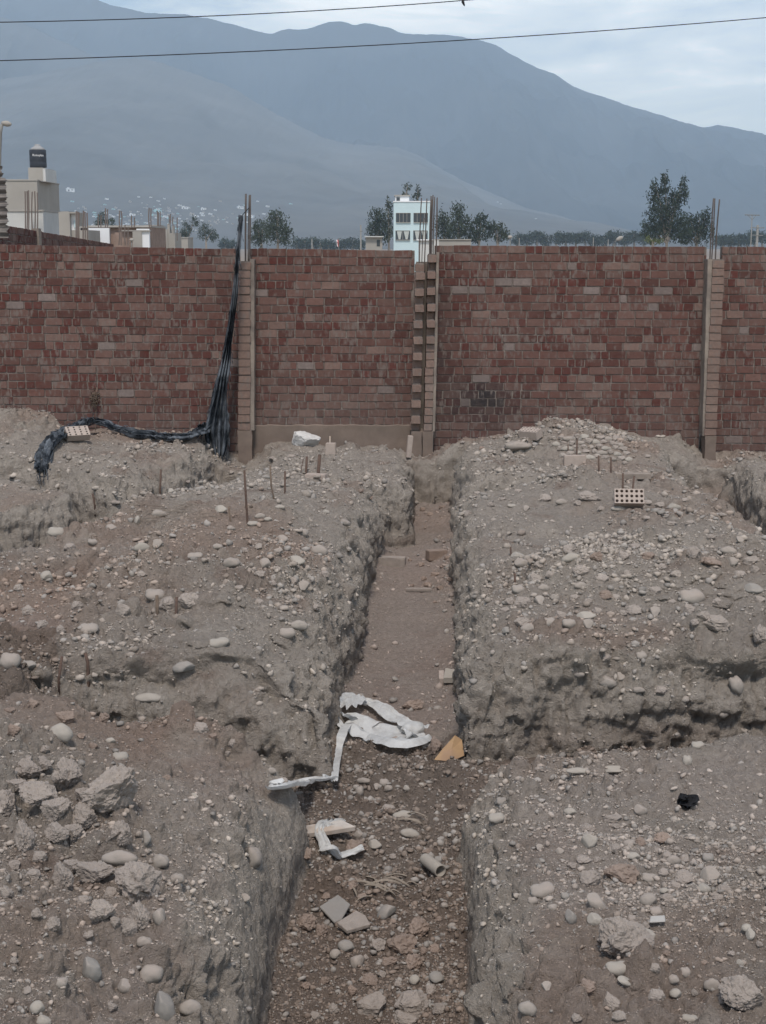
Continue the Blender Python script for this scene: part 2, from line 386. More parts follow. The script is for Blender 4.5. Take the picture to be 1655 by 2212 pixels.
# vertical edges
m = (I > 0) & (I < NI - 1) & (J > 0) & (J < NJ - 1)
i, j, k = I[m], J[m], K0[m]
E_P.append(np.stack([i, j, q[m]], 1)); E_C.append(np.stack([cellkey(i - 1, j - 1, k), cellkey(i, j - 1, k), cellkey(i, j, k), cellkey(i - 1, j, k)], 1))
def side(di, dj):
    i0, j0 = I[:NI - di, :NJ - dj], J[:NI - di, :NJ - dj]
    qa, qb = q[:NI - di, :NJ - dj], q[di:, dj:]; ka, kb = K0[:NI - di, :NJ - dj], K0[di:, dj:]
    ok = (ka != kb) & ((j0 > 0) if di else (i0 > 0)) & (i0 < NI - 1) & (j0 < NJ - 1)
    if di: ok &= (j0 < NJ - 1)
    i0, j0, qa, qb, ka, kb = i0[ok], j0[ok], qa[ok], qb[ok], ka[ok], kb[ok]
    lo = np.minimum(ka, kb) + 1; cnt = np.maximum(ka, kb) - lo + 1
    idx = np.repeat(np.arange(len(lo)), cnt); off = np.arange(cnt.sum()) - np.repeat(np.cumsum(cnt) - cnt, cnt)
    k = lo[idx] + off; i1, j1 = i0[idx], j0[idx]
    t = (qa[idx] - k) / (qa[idx] - qb[idx]); t = np.clip(t, 0, 1)
    E_P.append(np.stack([i1 + t * di, j1 + t * dj, k.astype(float)], 1))
    up = (kb[idx] > ka[idx])
    if di: C = np.stack([cellkey(i1, j1 - 1, k - 1), cellkey(i1, j1 - 1, k), cellkey(i1, j1, k), cellkey(i1, j1, k - 1)], 1); fl = ~up
    else:  C = np.stack([cellkey(i1 - 1, j1, k - 1), cellkey(i1, j1, k - 1), cellkey(i1, j1, k), cellkey(i1 - 1, j1, k)], 1); fl = ~up
    # orientation: solid towards the higher column, so faces point to the lower one
    if di: C = np.where(up[:, None], C, C[:, ::-1])
    else: C = np.where(up[:, None], C, C[:, ::-1])
    E_C.append(C)
side(1, 0); side(0, 1)
EP = np.concatenate(E_P); EC = np.concatenate(E_C)
keys, inv = np.unique(EC.ravel(), return_inverse=True); inv = inv.reshape(-1, 4)
n = len(keys); cnt = np.bincount(inv.ravel(), minlength=n)
PI_ = [np.bincount(inv.ravel(), weights=np.repeat(EP[:, a], 4), minlength=n) / cnt for a in range(3)]
yv = np.exp(np.interp(PI_[1], np.arange(NJ), np.log(SG))); uv = np.interp(PI_[0], np.arange(NI), UG)
dzv = np.interp(PI_[1], np.arange(NJ), DZ)
V = np.stack([uv * yv, yv, ZB + PI_[2] * dzv], 1).astype(np.float32); F = inv.astype(np.int32)
def vnormals(V, F):
    a = V[F[:, 2]] - V[F[:, 0]]; b = V[F[:, 3]] - V[F[:, 1]]; fn = np.cross(a, b)
    N = np.stack([np.bincount(F.ravel(), weights=np.repeat(fn[:, c], 4), minlength=len(V)) for c in range(3)], 1)
    return (N / (np.linalg.norm(N, axis=1, keepdims=True) + 1e-12)).astype(np.float32)
N = vnormals(V, F)
x, y, z = V[:, 0], V[:, 1], V[:, 2]
thv = top_height(x, y); flv = floor_height(x, y)
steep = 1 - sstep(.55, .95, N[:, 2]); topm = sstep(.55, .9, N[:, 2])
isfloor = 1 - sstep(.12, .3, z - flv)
far = sstep(6, 20, y)
rough = sstep(-.25, .35, fbm(x * 1.1, y * 1.1, z * 1.1, 3, 80))          # where the surface is clods, where trodden dust
smoothfloor = isfloor * sstep(9.6, 10.6, y) * (1 - sstep(17.5, 18.5, y)) * (1 - .8 * sstep(.62, .85, x - (y - 13) * .045 + .0))
smoothR = sstep(1.6, 2.2, x) * (1 - sstep(8.4, 8.6, y)) * sstep(6.4, 6.9, y)
rough = rough * (1 - .85 * smoothfloor) * (1 - .6 * smoothR)
d = .07 * fbm(x * 2.6, y * 2.6, z * 2.6, 4, 90) * (1 - .6 * smoothfloor)
f1, id1 = worley(x * 7.5, y * 7.5, z * 7.5, 3); f2, id2 = worley(x * 19, y * 19, z * 19, 5)
f0, id0 = worley(x * 3.1 + .3 * fbm(x * 5, y * 5, z * 5, 2, 200), y * 3.1, z * 4, 21)
d += (topm * .7 + steep * .5) * rough * .19 * np.maximum(0, .55 - f0) * (id0 > .3)
d += topm * rough * (.14 * np.maximum(0, .62 - f1) * (.4 + id1)) + ((topm + .8 * steep) * (.25 + .75 * rough)) * .055 * np.maximum(0, .6 - f2) * (.3 + id2)
near = V[:, 1] < 11
f3 = np.zeros_like(x); f3[near] = np.maximum(0, .6 - worley(x[near] * 42, y[near] * 42, z[near] * 42, 8)[0])
d += (topm + .9 * steep) * .026 * f3 * (.3 + .7 * rough)
d += .016 * (1 - sstep(8, 11, y)) * fbm(x * 34, y * 34, z * 34, 2, 97)
d += .026 * fbm(x * 16, y * 16, z * 16, 3, 95) * (.35 + .65 * rough)
# cut sides: vertical pick marks, weathered ledges, lumps
smoothcut = sstep(-.15, .3, fbm(x * .8, y * .8, z * .8, 2, 120) + .5 * (1 - sstep(-.3, .0, z)) ) * (1 - sstep(7.75, 8.2, y))
st = (.45 - np.abs(fbm(x * 9, y * 9, z * 1.8, 4, 101)) * 2.2) * .055 + fbm(x * 3, y * 3, z * 8, 4, 104) * .09 + fbm(x * 22, y * 22, z * 7, 3, 107) * .045
ff, iff = worley(x * 6, y * 6, z * 9, 13)
st += (.5 - ff) * .07 * (iff > .45)
st = st * (1 - .35 * sstep(9, 11, y))
d = d * (1 - .7 * smoothcut * steep) + steep * st * (1 - .8 * smoothcut)
# overhanging crust along the front edges of the second pair of blocks
crust = sstep(8.4, 8.8, y) * (1 - sstep(10.0, 10.8, y)) * sstep(.15, .5, -N[:, 1]) * (1 - sstep(.35, .75, np.abs(N[:, 0])))
rel = thv - z + .05 * fbm(x * 3, y * 3, x * 0, 2, 130)
lip = np.exp(-((rel - .07) / .075) ** 2) * .11 - np.exp(-((rel - .25) / .09) ** 2) * .09
amp = sstep(-.35, .25, fbm(x * 1.8, y * .5, x * 0, 2, 133))
V2 = V + N * d[:, None]
V2[:, 1] -= (crust * lip * amp).astype(np.float32)
V = V2.astype(np.float32)
N = vnormals(V, F)
# earth colour: grey dust against reddish damp-looking subsoil (patches of different soil; cut sides also brightened against trench shade)
grey = np.array([.32, .279, .24]); red = np.array([.29, .222, .18]); pale = np.array([.388, .34, .291]); brown = np.array([.21, .155, .125])
r_ = sstep(-.22, .28, fbm(x * .75 + 3, y * .6, z * 1.2, 4, 150) + .25 * (isfloor > .5) - .28 - .55 * steep * (1 - .5 * isfloor) + .1)
def blob(cx, cy, sx, sy): return np.exp(-((x - cx) / sx) ** 2 - ((y - cy) / sy) ** 2)
r_ = np.clip(r_ * .8 + .9 * blob(-1.0, 7.1, .55, .7) * (z > -.25) + .7 * blob(-2, 7.6, 1.2, .5) + .5 * blob(-2.4, 10.6, .8, 1.2) - .7 * blob(-1.6, 5.6, .8, .8) - .4 * blob(1.3, 6, .6, .5), 0, 1)
p_ = sstep(.15, .55, fbm(x * 1.9, y * 1.9, z * 3, 4, 160)) * .6 * (1 - isfloor * .5)
b_ = sstep(.2, .5, fbm(x * 2.6, y * 2.6, z * 4, 4, 170)) * .6
c = grey[None] * (1 - r_[:, None]) + red[None] * r_[:, None]
c = c * (1 - p_[:, None]) + pale[None] * p_[:, None]
c = c * (1 - b_[:, None]) + brown[None] * b_[:, None]
be = (.6 * sstep(.45, .8, x) * (1 - sstep(8.2, 8.5, y)) * sstep(-.4, -.2, z) * sstep(-.3, .2, fbm(x * 1.4, y * 1.4, z, 3, 190)) + .55 * sstep(-1.3, -.9, x) * (1 - sstep(-.45, -.3, x)) * (1 - sstep(7.0, 7.6, y)))[:, None]
c = c * (1 - be) + np.array([.378, .322, .28])[None] * be
ff_ = (isfloor * sstep(9.2, 10.2, y) * .6 * (1 - steep))[:, None]; c = c * (1 - ff_) + np.array([.35, .285, .25])[None] * ff_
gr = fbm(x * 45, y * 45, z * 45, 2, 180)
c = c * (1 + .13 * gr[:, None])
wl = (steep * (1 - isfloor * .6) * .6)[:, None]; wl = np.clip(wl + (steep * smoothcut * (z > flv + .03) * .3)[:, None], 0, .85); c = c * (1 - wl) + np.array([.402, .357, .306])[None] * wl  # pale clay on the cut sides, brightened further to offset the trench shade
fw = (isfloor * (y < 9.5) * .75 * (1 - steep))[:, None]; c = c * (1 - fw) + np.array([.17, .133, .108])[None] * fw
cols = np.concatenate([c, np.ones((len(c), 1))], 1)
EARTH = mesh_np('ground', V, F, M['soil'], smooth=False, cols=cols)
EARTH.name = 'excavated_ground'
tag(EARTH, kind='structure')
print('earth verts', len(V), 'faces', len(F), 'grid', NI, NJ)
TV, TN, TROUGH, TISF = V, N, rough, isfloor
sub = F
BVH = BVHTree.FromPolygons([tuple(p) for p in V.tolist()], [tuple(f) for f in F.tolist()])
def hit(px, py, default=None):
    d = ray(px, py).normalized(); o = Vector((0, 0, CZ))
    p, nn, ix, ds = BVH.ray_cast(o, d, 60)
    if p is None:
        return default, Vector((0, 0, 1))
    if nn.z < 0: nn = -nn
    return p, nn
def drop(x, y):
    p, nn, ix, ds = BVH.ray_cast(Vector((x, y, 5)), Vector((0, 0, -1)), 20)
    return p if p is not None else Vector((x, y, 0))

# far ground sheet
gm = MB(); gm.add([(-9000, -60, ZB), (9000, -60, ZB), (9000, 9000, ZB), (-9000, 9000, ZB)], [(0, 1, 2, 3)])
tag(gm.build('ground', M['ground']), kind='structure')
def ico(sub):
    bm = bmesh.new(); bmesh.ops.create_icosphere(bm, subdivisions=sub, radius=1.0)
    V_ = np.array([v.co[:] for v in bm.verts], np.float64); F_ = np.array([[v.index for v in f.verts] for f in bm.faces], np.int32); bm.free(); return V_, F_
# ================================================================ brick walls
BR = random.Random(5)
YW = 20.6
CH, BL = .1108, .252
def brick_col(rr, dark=False):
    k = rr.random()
    if dark: c = (.15, .05, .04)
    elif k < .25: c = (.14, .06, .048)
    elif k < .62: c = (.195, .098, .078)
    elif k < .9: c = (.225, .13, .105)
    elif k < .97: c = (.28, .185, .15)
    else: c = (.33, .27, .24)
    v = rr.uniform(.74, 1.0)
    return (c[0] * v, c[1] * v, c[2] * v, 1)
def chip_brick(mb, x0, x1, z0, z1, y, rr, depth=.05):
    """front of a laid brick: chipped octagon standing proud of the mortar"""
    j = lambda a: rr.uniform(-a, a)
    y = y + j(.0045)
    c = [min(rr.uniform(.002, .012), (x1 - x0) * .3) for _ in range(4)]
    P = [(x0 + c[0], z0), (x1 - c[1], z0), (x1, z0 + c[1] * .8), (x1, z1 - c[2] * .8), (x1 - c[2], z1), (x0 + c[3], z1), (x0, z1 - c[3] * .8), (x0, z0 + c[0] * .8)]
    P = [(a + j(.003), b + j(.003)) for a, b in P]
    mx_, mz_ = (x0 + x1) / 2, (z0 + z1) / 2
    tw = j(.003)
    fr = [(mx_ + (a - mx_) * .97, y + tw * (a - mx_) / .12, mz_ + (b - mz_) * .94) for a, b in P]
    bk = [(a, y + .008, b) for a, b in P]; bb = [(a, y + depth, b) for a, b in P]
    n_ = 8; F = [tuple(range(n_))]
    F += [((k + 1) % n_, k, n_ + k, n_ + (k + 1) % n_) for k in range(n_)]
    F += [(n_ + (k + 1) % n_, n_ + k, 2 * n_ + k, 2 * n_ + (k + 1) % n_) for k in range(n_)]
    mb.add(fr + bk + bb, F)
def brick_panel(x0, x1, zb, ztl, ztr, Y, soot=None, dusty=.9, seed=1):
    """one mesh: mortar body + every brick of the face; courses follow the slope of the top"""
    rr = random.Random(seed)
    mb = MB(); H = (ztl + ztr) / 2 - zb; nC = max(1, round(H / CH)); ch = H / nC
    def zt(x, f): return zb + f * ((ztl + (ztr - ztl) * (x - x0) / (x1 - x0)) - zb)
    # body
    mb.mi = 1
    b = .0
    a_, c_ = zt(x0, 1), zt(x1, 1)
    yf, yk = Y + .011, Y + .13
    nn = 24; vs = []; fs = []
    for i in range(nn + 1):
        X = x0 + (x1 - x0) * i / nn; zt_ = zt(X, 1) - .012 + rr.uniform(-.006, .006)
        vs += [(X, yf, zb - .5), (X, yf, zt_), (X, yk, zt_), (X, yk, zb - .5)]
    for i in range(nn):
        o = i * 4; p = o + 4
        fs += [(o, p, p + 1, o + 1), (o + 1, p + 1, p + 2, o + 2), (o + 2, p + 2, p + 3, o + 3)]
    fs += [(0, 1, 2, 3), (nn * 4 + 3, nn * 4 + 2, nn * 4 + 1, nn * 4)]
    mb.add(vs, fs)
    mb.mi = 0
    for k in range(nC):
        x = x0 - (BL / 2 if k % 2 else 0) + rr.uniform(-.04, .04)
        while x < x1 - .02:
            L_ = BL * rr.uniform(.94, 1.05)
            if rr.random() < .06: L_ *= .55
            xa, xb = max(x + .004, x0), min(x + L_ - rr.uniform(.008, .016), x1)
            x += L_
            if xb - xa < .03: continue
            xm = (xa + xb) / 2
            za, zc = zt(xm, k / nC) + rr.uniform(.002, .008), zt(xm, (k + 1) / nC) - rr.uniform(.004, .010)
            parts = [(xa, xb, False)]
            if rr.random() < .27 and xb - xa > .18:
                m_ = xm + rr.uniform(-.02, .02); parts = [(xa, m_ - .008, True), (m_ + .008, xb, True)]
            for (p0, p1, dk) in parts:
                c = brick_col(rr, dk and rr.random() < .7)
                low = max(0, 1 - (za - zb) / .75) * dusty
                g = (.2, .15, .125)
                c = [c[i] * (1 - .6 * low) + g[i] * .6 * low for i in range(3)]
                if soot:
                    s_ = math.exp(-((xm - soot[0]) / soot[2]) ** 2 - ((za + .05 - soot[1]) / soot[3]) ** 2) * rr.uniform(.55, 1.25) + .6 * math.exp(-((xm - x0) / .22) ** 2 - ((za - 1.5) / 1.0) ** 2) * rr.uniform(.4, 1.2)
                    s_ = min(.93, s_ * 1.15); c = [c[i] * (1 - s_) + (.028, .03, .033)[i] * s_ for i in range(3)]
                mb.cur = (*c, 1)
                chip_brick(mb, p0, p1, za, zc, Y, rr)
    return mb
def wall_thing(label, x0, x1, zb, ztl, ztr, Y=YW, plinth=None, soot=None, seed=1, rot=None):
    t = empty('brick_wall', ((x0 + x1) / 2, Y, zb))
    tag(t, label, 'wall')
    X0, X1 = x0 - (x0 + x1) / 2, x1 - (x0 + x1) / 2
    so = (soot[0] - (x0 + x1) / 2, soot[1] - zb, soot[2], soot[3]) if soot else None
    mb = brick_panel(X0, X1, 0, ztl - zb, ztr - zb, 0, so, seed=seed)
    mb.build('brickwork', [M['brick'], M['mortar']], t)
    if plinth:
        p = MB(); rr = random.Random(seed); nx = 30
        vs = []; fs = []
        for i in range(nx + 1):
            X = X0 + (X1 - X0) * i / nx; zz = rr.uniform(-.008, .01)
            vs += [(X, -.028, -plinth), (X, -.022 + rr.uniform(-.003, .003), zz - .01), (X, .0, zz + .004), (X, .0, -plinth)]
        for i in range(nx):
            o = i * 4; q_ = o + 4; fs += [(o, q_, q_ + 1, o + 1), (o + 1, q_ + 1, q_ + 2, o + 2)]
        p.add(vs, fs); p.build('plinth', M['plinth'], t)
    return t
X_A0, X_A1 = Xat(514, YW), Xat(545, YW); X_B0, X_B1 = Xat(893, YW), Xat(944, YW); X_C0, X_C1 = Xat(1524, YW), Xat(1564, YW)
wall_thing('long reddish brick wall panel left of the black netting, its foot behind the left dirt mounds', -9.2, X_A0 + .02, -.24, Zat(516, YW), Zat(537, YW), seed=3)
wall_thing('narrow brick wall panel behind the white slab rock, on a plastered base', X_A1 - .03, X_B0 + .02, Zat(918, YW), Zat(535.5, YW), Zat(540, YW), plinth=.6, seed=4)
wall_thing('wide brick wall panel blackened by soot low down near the double pillar', X_B1 - .03, X_C0 + .02, -.27, Zat(529, YW), Zat(532, YW), soot=(Xat(1045, YW), Zat(868, YW), .5, .27), seed=5)
wall_thing('brick wall panel right of the rightmost pillar, cut by the right edge', X_C1 - .02, 9.2, -.46, Zat(532, YW), Zat(534, YW), seed=6)

# ---------------------------------------------------------------- brick pillars with rebar
def rebar_mb(p, q_, r=.0085, bend=.01, rr=BR):
    p, q_ = Vector(p), Vector(q_); mb = MB(); pts = []; n_ = 7
    ax, ay = rr.uniform(-bend, bend), rr.uniform(-bend, bend)
    for i in range(n_):
        t = i / (n_ - 1); pts.append(p.lerp(q_, t) + Vector((ax, ay, 0)) * math.sin(t * math.pi))
    mb.tube(pts, r, 7)
    return mb
def pillar(label, stacks, Yp, foot, bars, concrete, loc_px, ybase):
    """stacks: list of (x_left_top_px, x_right_top_px, shift_bottom_px, ytop_px, ybot_px, toothed)"""
    base = W(loc_px, ybase, Yp); t = empty('brick_pillar', base); tag(t, label, 'pillar')
    def lp(px, py, Y=Yp): return W(px, py, Y) - base
    rr = random.Random(int(loc_px))
    mb = MB()
    for (xa, xb, sh, yt, yb, tooth) in stacks:
        zt_, zb_ = lp(xa, yt).z, lp(xa, yb).z; nC = round((zt_ - zb_) / CH); c_ = (zt_ - zb_) / nC
        X0t, X1t, X0b, X1b = lp(xa, yt).x, lp(xb, yt).x, lp(xa + sh, yb).x, lp(xb + sh, yb).x
        for k in range(nC):
            f = (k + .5) / nC; X0 = X0b + (X0t - X0b) * f; X1 = X1b + (X1t - X1b) * f
            out = tooth and (k % 2 == 1) and not (tooth == 2 and f < .52)
            rec = tooth and not out and not (tooth == 2 and f < .52)
            y0 = .07 if rec else (-.06 if out else 0)
            y0 += rr.uniform(-.006, .006); jx = rr.uniform(-.006, .006)
            dep = .35 - y0
            cc = brick_col(rr); g = (.36, .27, .215); low = max(0, 1 - k / 6)
            mb.mi = 0; mb.cur = tuple([cc[i] * .35 + g[i] * .65 for i in range(3)] + [1])
            z0 = zb_ + k * c_ + .005; z1 = zb_ + (k + 1) * c_ - .006
            chip_brick(mb, X0 + jx, X1 + jx, z0, z1, y0, rr, depth=dep)
            # top and bottom beds
            mb.mi = 1
            mb.box((X0 + .008, max(y0, 0) + .014, z1 - .004), (X1 - .008, .34, z1 + .016))
    mb.build('brickwork', [M['brick'], M['mortar']], t)
    cm = MB()
    for (xa, xb, sh, yt, yb, ya, yb2) in concrete:
        a0, a1 = lp(xa, yt), lp(xb, yt); b0, b1 = lp(xa + sh, yb), lp(xb + sh, yb)
        vs = []
        nk = 14
        for k in range(nk + 1):
            f = k / nk
            l_ = b0.x + (a0.x - b0.x) * f + rr.uniform(-.004, .004); r2 = b1.x + (a1.x - b1.x) * f + rr.uniform(-.004, .004); zz = b0.z + (a0.z - b0.z) * f
            vs += [(l_, ya, zz), (r2, ya, zz), (r2, yb2, zz), (l_, yb2, zz)]
        fs = [(0, 3, 2, 1), (nk * 4, nk * 4 + 1, nk * 4 + 2, nk * 4 + 3)]
        for k in range(nk):
            o = k * 4
            for e in range(4): fs.append((o + e, o + (e + 1) % 4, o + 4 + (e + 1) % 4, o + 4 + e))
        cm.add(vs, fs)
    cm.build('concrete_core', M['concrete'], t)
    fm = MB()
    for (xa, xb, yt, yb, off) in foot:
        a, b = lp(xa, yt), lp(xb, yb)
        vs = []; nk = 6
        for k in range(nk + 1):
            f = k / nk; zz = b.z - .25 + (a.z - b.z + .25) * f; j = lambda: rr.uniform(-.007, .007)
            vs += [(a.x + j(), off + j() * .5, zz), (b.x + j(), off + j() * .5, zz), (b.x + j(), .35, zz), (a.x + j(), .35, zz)]
        fs = [(nk * 4, nk * 4 + 1, nk * 4 + 2, nk * 4 + 3)]
        for k in range(nk):
            o = k * 4
            for e in range(4): fs.append((o + e, o + (e + 1) % 4, o + 4 + (e + 1) % 4, o + 4 + e))
        fm.add(vs, fs)
    fm.build('footing', M['plinth'], t)
    for (xa, yt, xb, yb, yo, r_) in bars:
        a, b = lp(xa, yt), lp(xb, yb); a.y = b.y = yo
        rebar_mb(b - Vector((0, 0, .15)), a, r_, .012, rr).build('rebar', M['rust_grey'], t, smooth=True)
    return t
pillar('slim brick pillar with two rebars beside the black netting', [(515, 541, 0, 566, 930, 0)], 20.36,
       [(514, 545, 930, 990, -.012)], [(530, 418, 529, 570, .1, .013), (539, 420, 536, 570, .12, .012), (536, 421, 533, 570, .18, .008)],
       [(540, 549, 0, 560, 930, .03, .36), (517, 540, 0, 572, 930, .06, .35)], 530, 985)
pillar('toothed brick pillar, left half of the double pillar, two thin rebars', [(898, 918, -11, 570, 932, 1)], 20.3,
       [(888, 911, 932, 1003, -.02)], [(911, 427, 906, 575, .1, .008), (923, 428, 917, 575, .14, .008), (917, 470, 912, 575, .2, .006)],
       [(901, 916, -11, 574, 932, .09, .34), (900, 942, -10, 566, 932, .33, .42)], 900, 1003)  # second, recessed slab is an added backing that keeps the gap dark
pillar('toothed brick pillar, right half of the double pillar, topped by five rebars', [(925, 943, -9, 550, 932, 2)], 20.3,
       [(912.5, 935.5, 932, 1003, -.015)], [(932, 423, 929, 556, .08, .0095), (936, 421, 933, 556, .1, .0095), (940, 424, 937, 556, .14, .0085), (945, 426, 941, 556, .1, .0095), (934, 430, 931, 556, .22, .0085)],
       [(943, 949, -9, 545, 932, .01, .34), (926, 942, -9, 554, 932, .09, .34)], 925, 1003)
pillar('weathered brick pillar with three rebars on the right', [(1540, 1566, -18, 562, 942, 0)], 20.34,
       [(1524, 1545, 942, 1004, -.012)], [(1545, 428, 1537, 566, .1, .010), (1549, 428, 1541, 566, .13, .009), (1558, 430, 1549, 566, .1, .0105)],
       [(1530, 1541, -12, 560, 942, .02, .35), (1541, 1564, -18, 566, 942, .06, .34)], 1534, 1004)

# ---------------------------------------------------------------- ribbons of cloth / plastic
def ribbon(mb, pts, widths, n=9, across=None, fold=.02, seed=0, lift=.0, crumple=.012, freq=3.0):
    """sheet laid along pts; each cross-section is folded and crumpled"""
    rr = np.random.default_rng(seed); P = [Vector(p) for p in pts]
    # resample
    Q = []; Wd = []; m = 9
    for i in range(len(P) - 1):
        p0, p1, p2, p3 = P[max(i - 1, 0)], P[i], P[i + 1], P[min(i + 2, len(P) - 1)]
        for k in range(m):
            t = k / m
            Q.append(.5 * ((2 * p1) + (p2 - p0) * t + (2 * p0 - 5 * p1 + 4 * p2 - p3) * t * t + (3 * p1 - p0 - 3 * p2 + p3) * t ** 3))
            Wd.append(widths[i] * (1 - t) + widths[i + 1] * t)
    Q.append(P[-1]); Wd.append(widths[-1])
    vs = []; fs = []; ph = rr.uniform(0, 6, 4); N_ = len(Q)
    A = np.zeros((N_, n, 3))
    for i, p in enumerate(Q):
        d = (Q[min(i + 1, N_ - 1)] - Q[max(i - 1, 0)]).normalized()
        a = Vector(across) if across is not None else d.cross(Vector((0, 0, 1)))
        if a.length < 1e-3: a = Vector((1, 0, 0))
        a.normalize(); nn_ = a.cross(d).normalized()
        if nn_.z < 0 and across is None: nn_ = -nn_
        for k in range(n):
            s = k / (n - 1) - .5
            o = fold * .8 * (math.sin(s * freq * 6.28 + ph[0] + i * .03) + .4 * math.sin(s * freq * 12 + ph[1] - i * .06))
            v = p + a * (s * Wd[i]) + nn_ * (o + lift)
            A[i, k] = v
    X = A.reshape(-1, 3)
    for c in range(3):
        X[:, c] += .5 * crumple * fbm(X[:, 0] * 9, X[:, 1] * 9, X[:, 2] * 9 + seed, 3, 200 + seed + c * 7)
    for i in range(N_ - 1):
        for k in range(n - 1): fs.append((i * n + k, i * n + k + 1, (i + 1) * n + k + 1, (i + 1) * n + k))
    mb.add([tuple(v) for v in X], fs)

# black netting: hung from the pillar rebar, spread at the foot, then trailing left over the mounds
def net():
    base = W(480, 975, 20.1); t = empty('netting', base); tag(t, 'torn black netting knotted to a rebar and trailing left along the wall foot', 'netting')
    L_ = [(519, 466), (516, 490), (511, 540), (507, 590), (500, 640), (493, 700), (484, 750), (475, 790), (466, 825), (458, 860), (450, 890), (440, 930), (450, 975), (460, 992)]
    R_ = [(524, 466), (523, 490), (519, 540), (516, 590), (513, 640), (506, 700), (501, 750), (497, 790), (492, 830), (491, 870), (493, 910), (495, 945), (490, 975), (484, 990)]
    n_ = 26; rows = []
    P = []
    for i in range(len(L_) - 1):
        for s in range(4):
            f = s / 4; P.append(((L_[i][0] * (1 - f) + L_[i + 1][0] * f, L_[i][1] * (1 - f) + L_[i + 1][1] * f), (R_[i][0] * (1 - f) + R_[i + 1][0] * f, R_[i][1] * (1 - f) + R_[i + 1][1] * f)))
    P.append((L_[-1], R_[-1]))
    vs = []; fs = []
    for i, (l, r_) in enumerate(P):
        fr = i / (len(P) - 1); wd = (r_[0] - l[0])
        for k in range(n_):
            s = k / (n_ - 1); px = l[0] + wd * s; py = l[1] * (1 - s) + r_[1] * s
            px += 1.2 * math.sin(i * .5 + k)
            y = 20.12 - .05 * fr + (.03 + .05 * fr) * math.sin(s * 6.28 * (3.2 + 1.2 * fr) + 2 * fr) + .025 * math.sin(s * 31 + i * .35)
            if i == len(P) - 1: py += random.uniform(-8, 12)
            vs.append(W(px, py, y) - base)
    for i in range(len(P) - 1):
        for k in range(n_ - 1): fs.append((i * n_ + k, i * n_ + k + 1, (i + 1) * n_ + k + 1, (i + 1) * n_ + k))
    mb = MB(); mb.add(vs, fs)
    kn = mb
    for q_ in range(9):
        a0 = random.uniform(0, 6); pts = []
        for k in range(9):
            an = a0 + k * .8; pts.append(W(520 + 4.2 * math.cos(an), 471 + 6 * math.sin(an * 1.3 + q_), 20.15 + .03 * math.sin(an * 2)) - base)
        kn.tube(pts, .009, 5)
    kn.tube([W(521, 470, 20.2) - base, W(526, 462, 20.35) - base, W(538, 449, 20.46) - base], .006, 5)
    for q_ in range(60):
        f = random.random(); i = int(f * (len(P) - 1)); l, r_ = P[i]; s = random.choice([0, 1]); p = l if s == 0 else r_
        dx = random.uniform(2, 6) * (-1 if s == 0 else 1)
        kn.tube([W(p[0], p[1], 20.1) - base, W(p[0] + dx * .6, p[1] + random.uniform(4, 12), 20.08) - base, W(p[0] + dx * random.uniform(.2, 1), p[1] + random.uniform(14, 26), 20.1) - base], .004, 4)
    mb.build('hanging_net', M['net'], t, smooth=True)
    # tail
    tail_px = [(452, 925, 36), (438, 940, 26), (405, 948, 18), (370, 950, 15), (330, 945, 13), (295, 942, 15), (262, 934, 12), (228, 925, 13), (196, 919, 20), (165, 926, 19), (135, 940, 22), (112, 956, 25), (97, 980, 27), (93, 1005, 26), (92, 1022, 24)]
    tp = []; tw = []
    for (px, py, wpx) in tail_px:
        p, nn_ = hit(px, py + 5)
        if p is None or p.y > 20.2: p = W(px, py, 20.1)
        tp.append(p - base + Vector((0, 0, .05))); tw.append(wpx / FPX * p.y)
    tb = MB()
    ribbon(tb, tp, [a * 1.5 for a in tw], 15, fold=.035, seed=3, crumple=.05, freq=2.2)
    ribbon(tb, [p + Vector((0, 0, .03)) for p in tp], [a * .9 for a in tw], 11, fold=.04, seed=9, crumple=.07, freq=1.7)
    for q_ in range(150):
        i = random.randint(0, len(tp) - 2); f = random.random(); p = tp[i].lerp(tp[i + 1], f) + Vector((random.uniform(-.08, .08), random.uniform(-.08, .08), random.uniform(-.02, .05)))
        d = (tp[i + 1] - tp[i]).normalized()
        pts = [p + d * (k * .06) + Vector((random.uniform(-.03, .03), random.uniform(-.03, .03), random.uniform(-.03, .04))) for k in range(4)]
        tb.tube(pts, .005, 4, cap=False)
    tb.build('trailing_net', M['net'], t, smooth=True)
net()

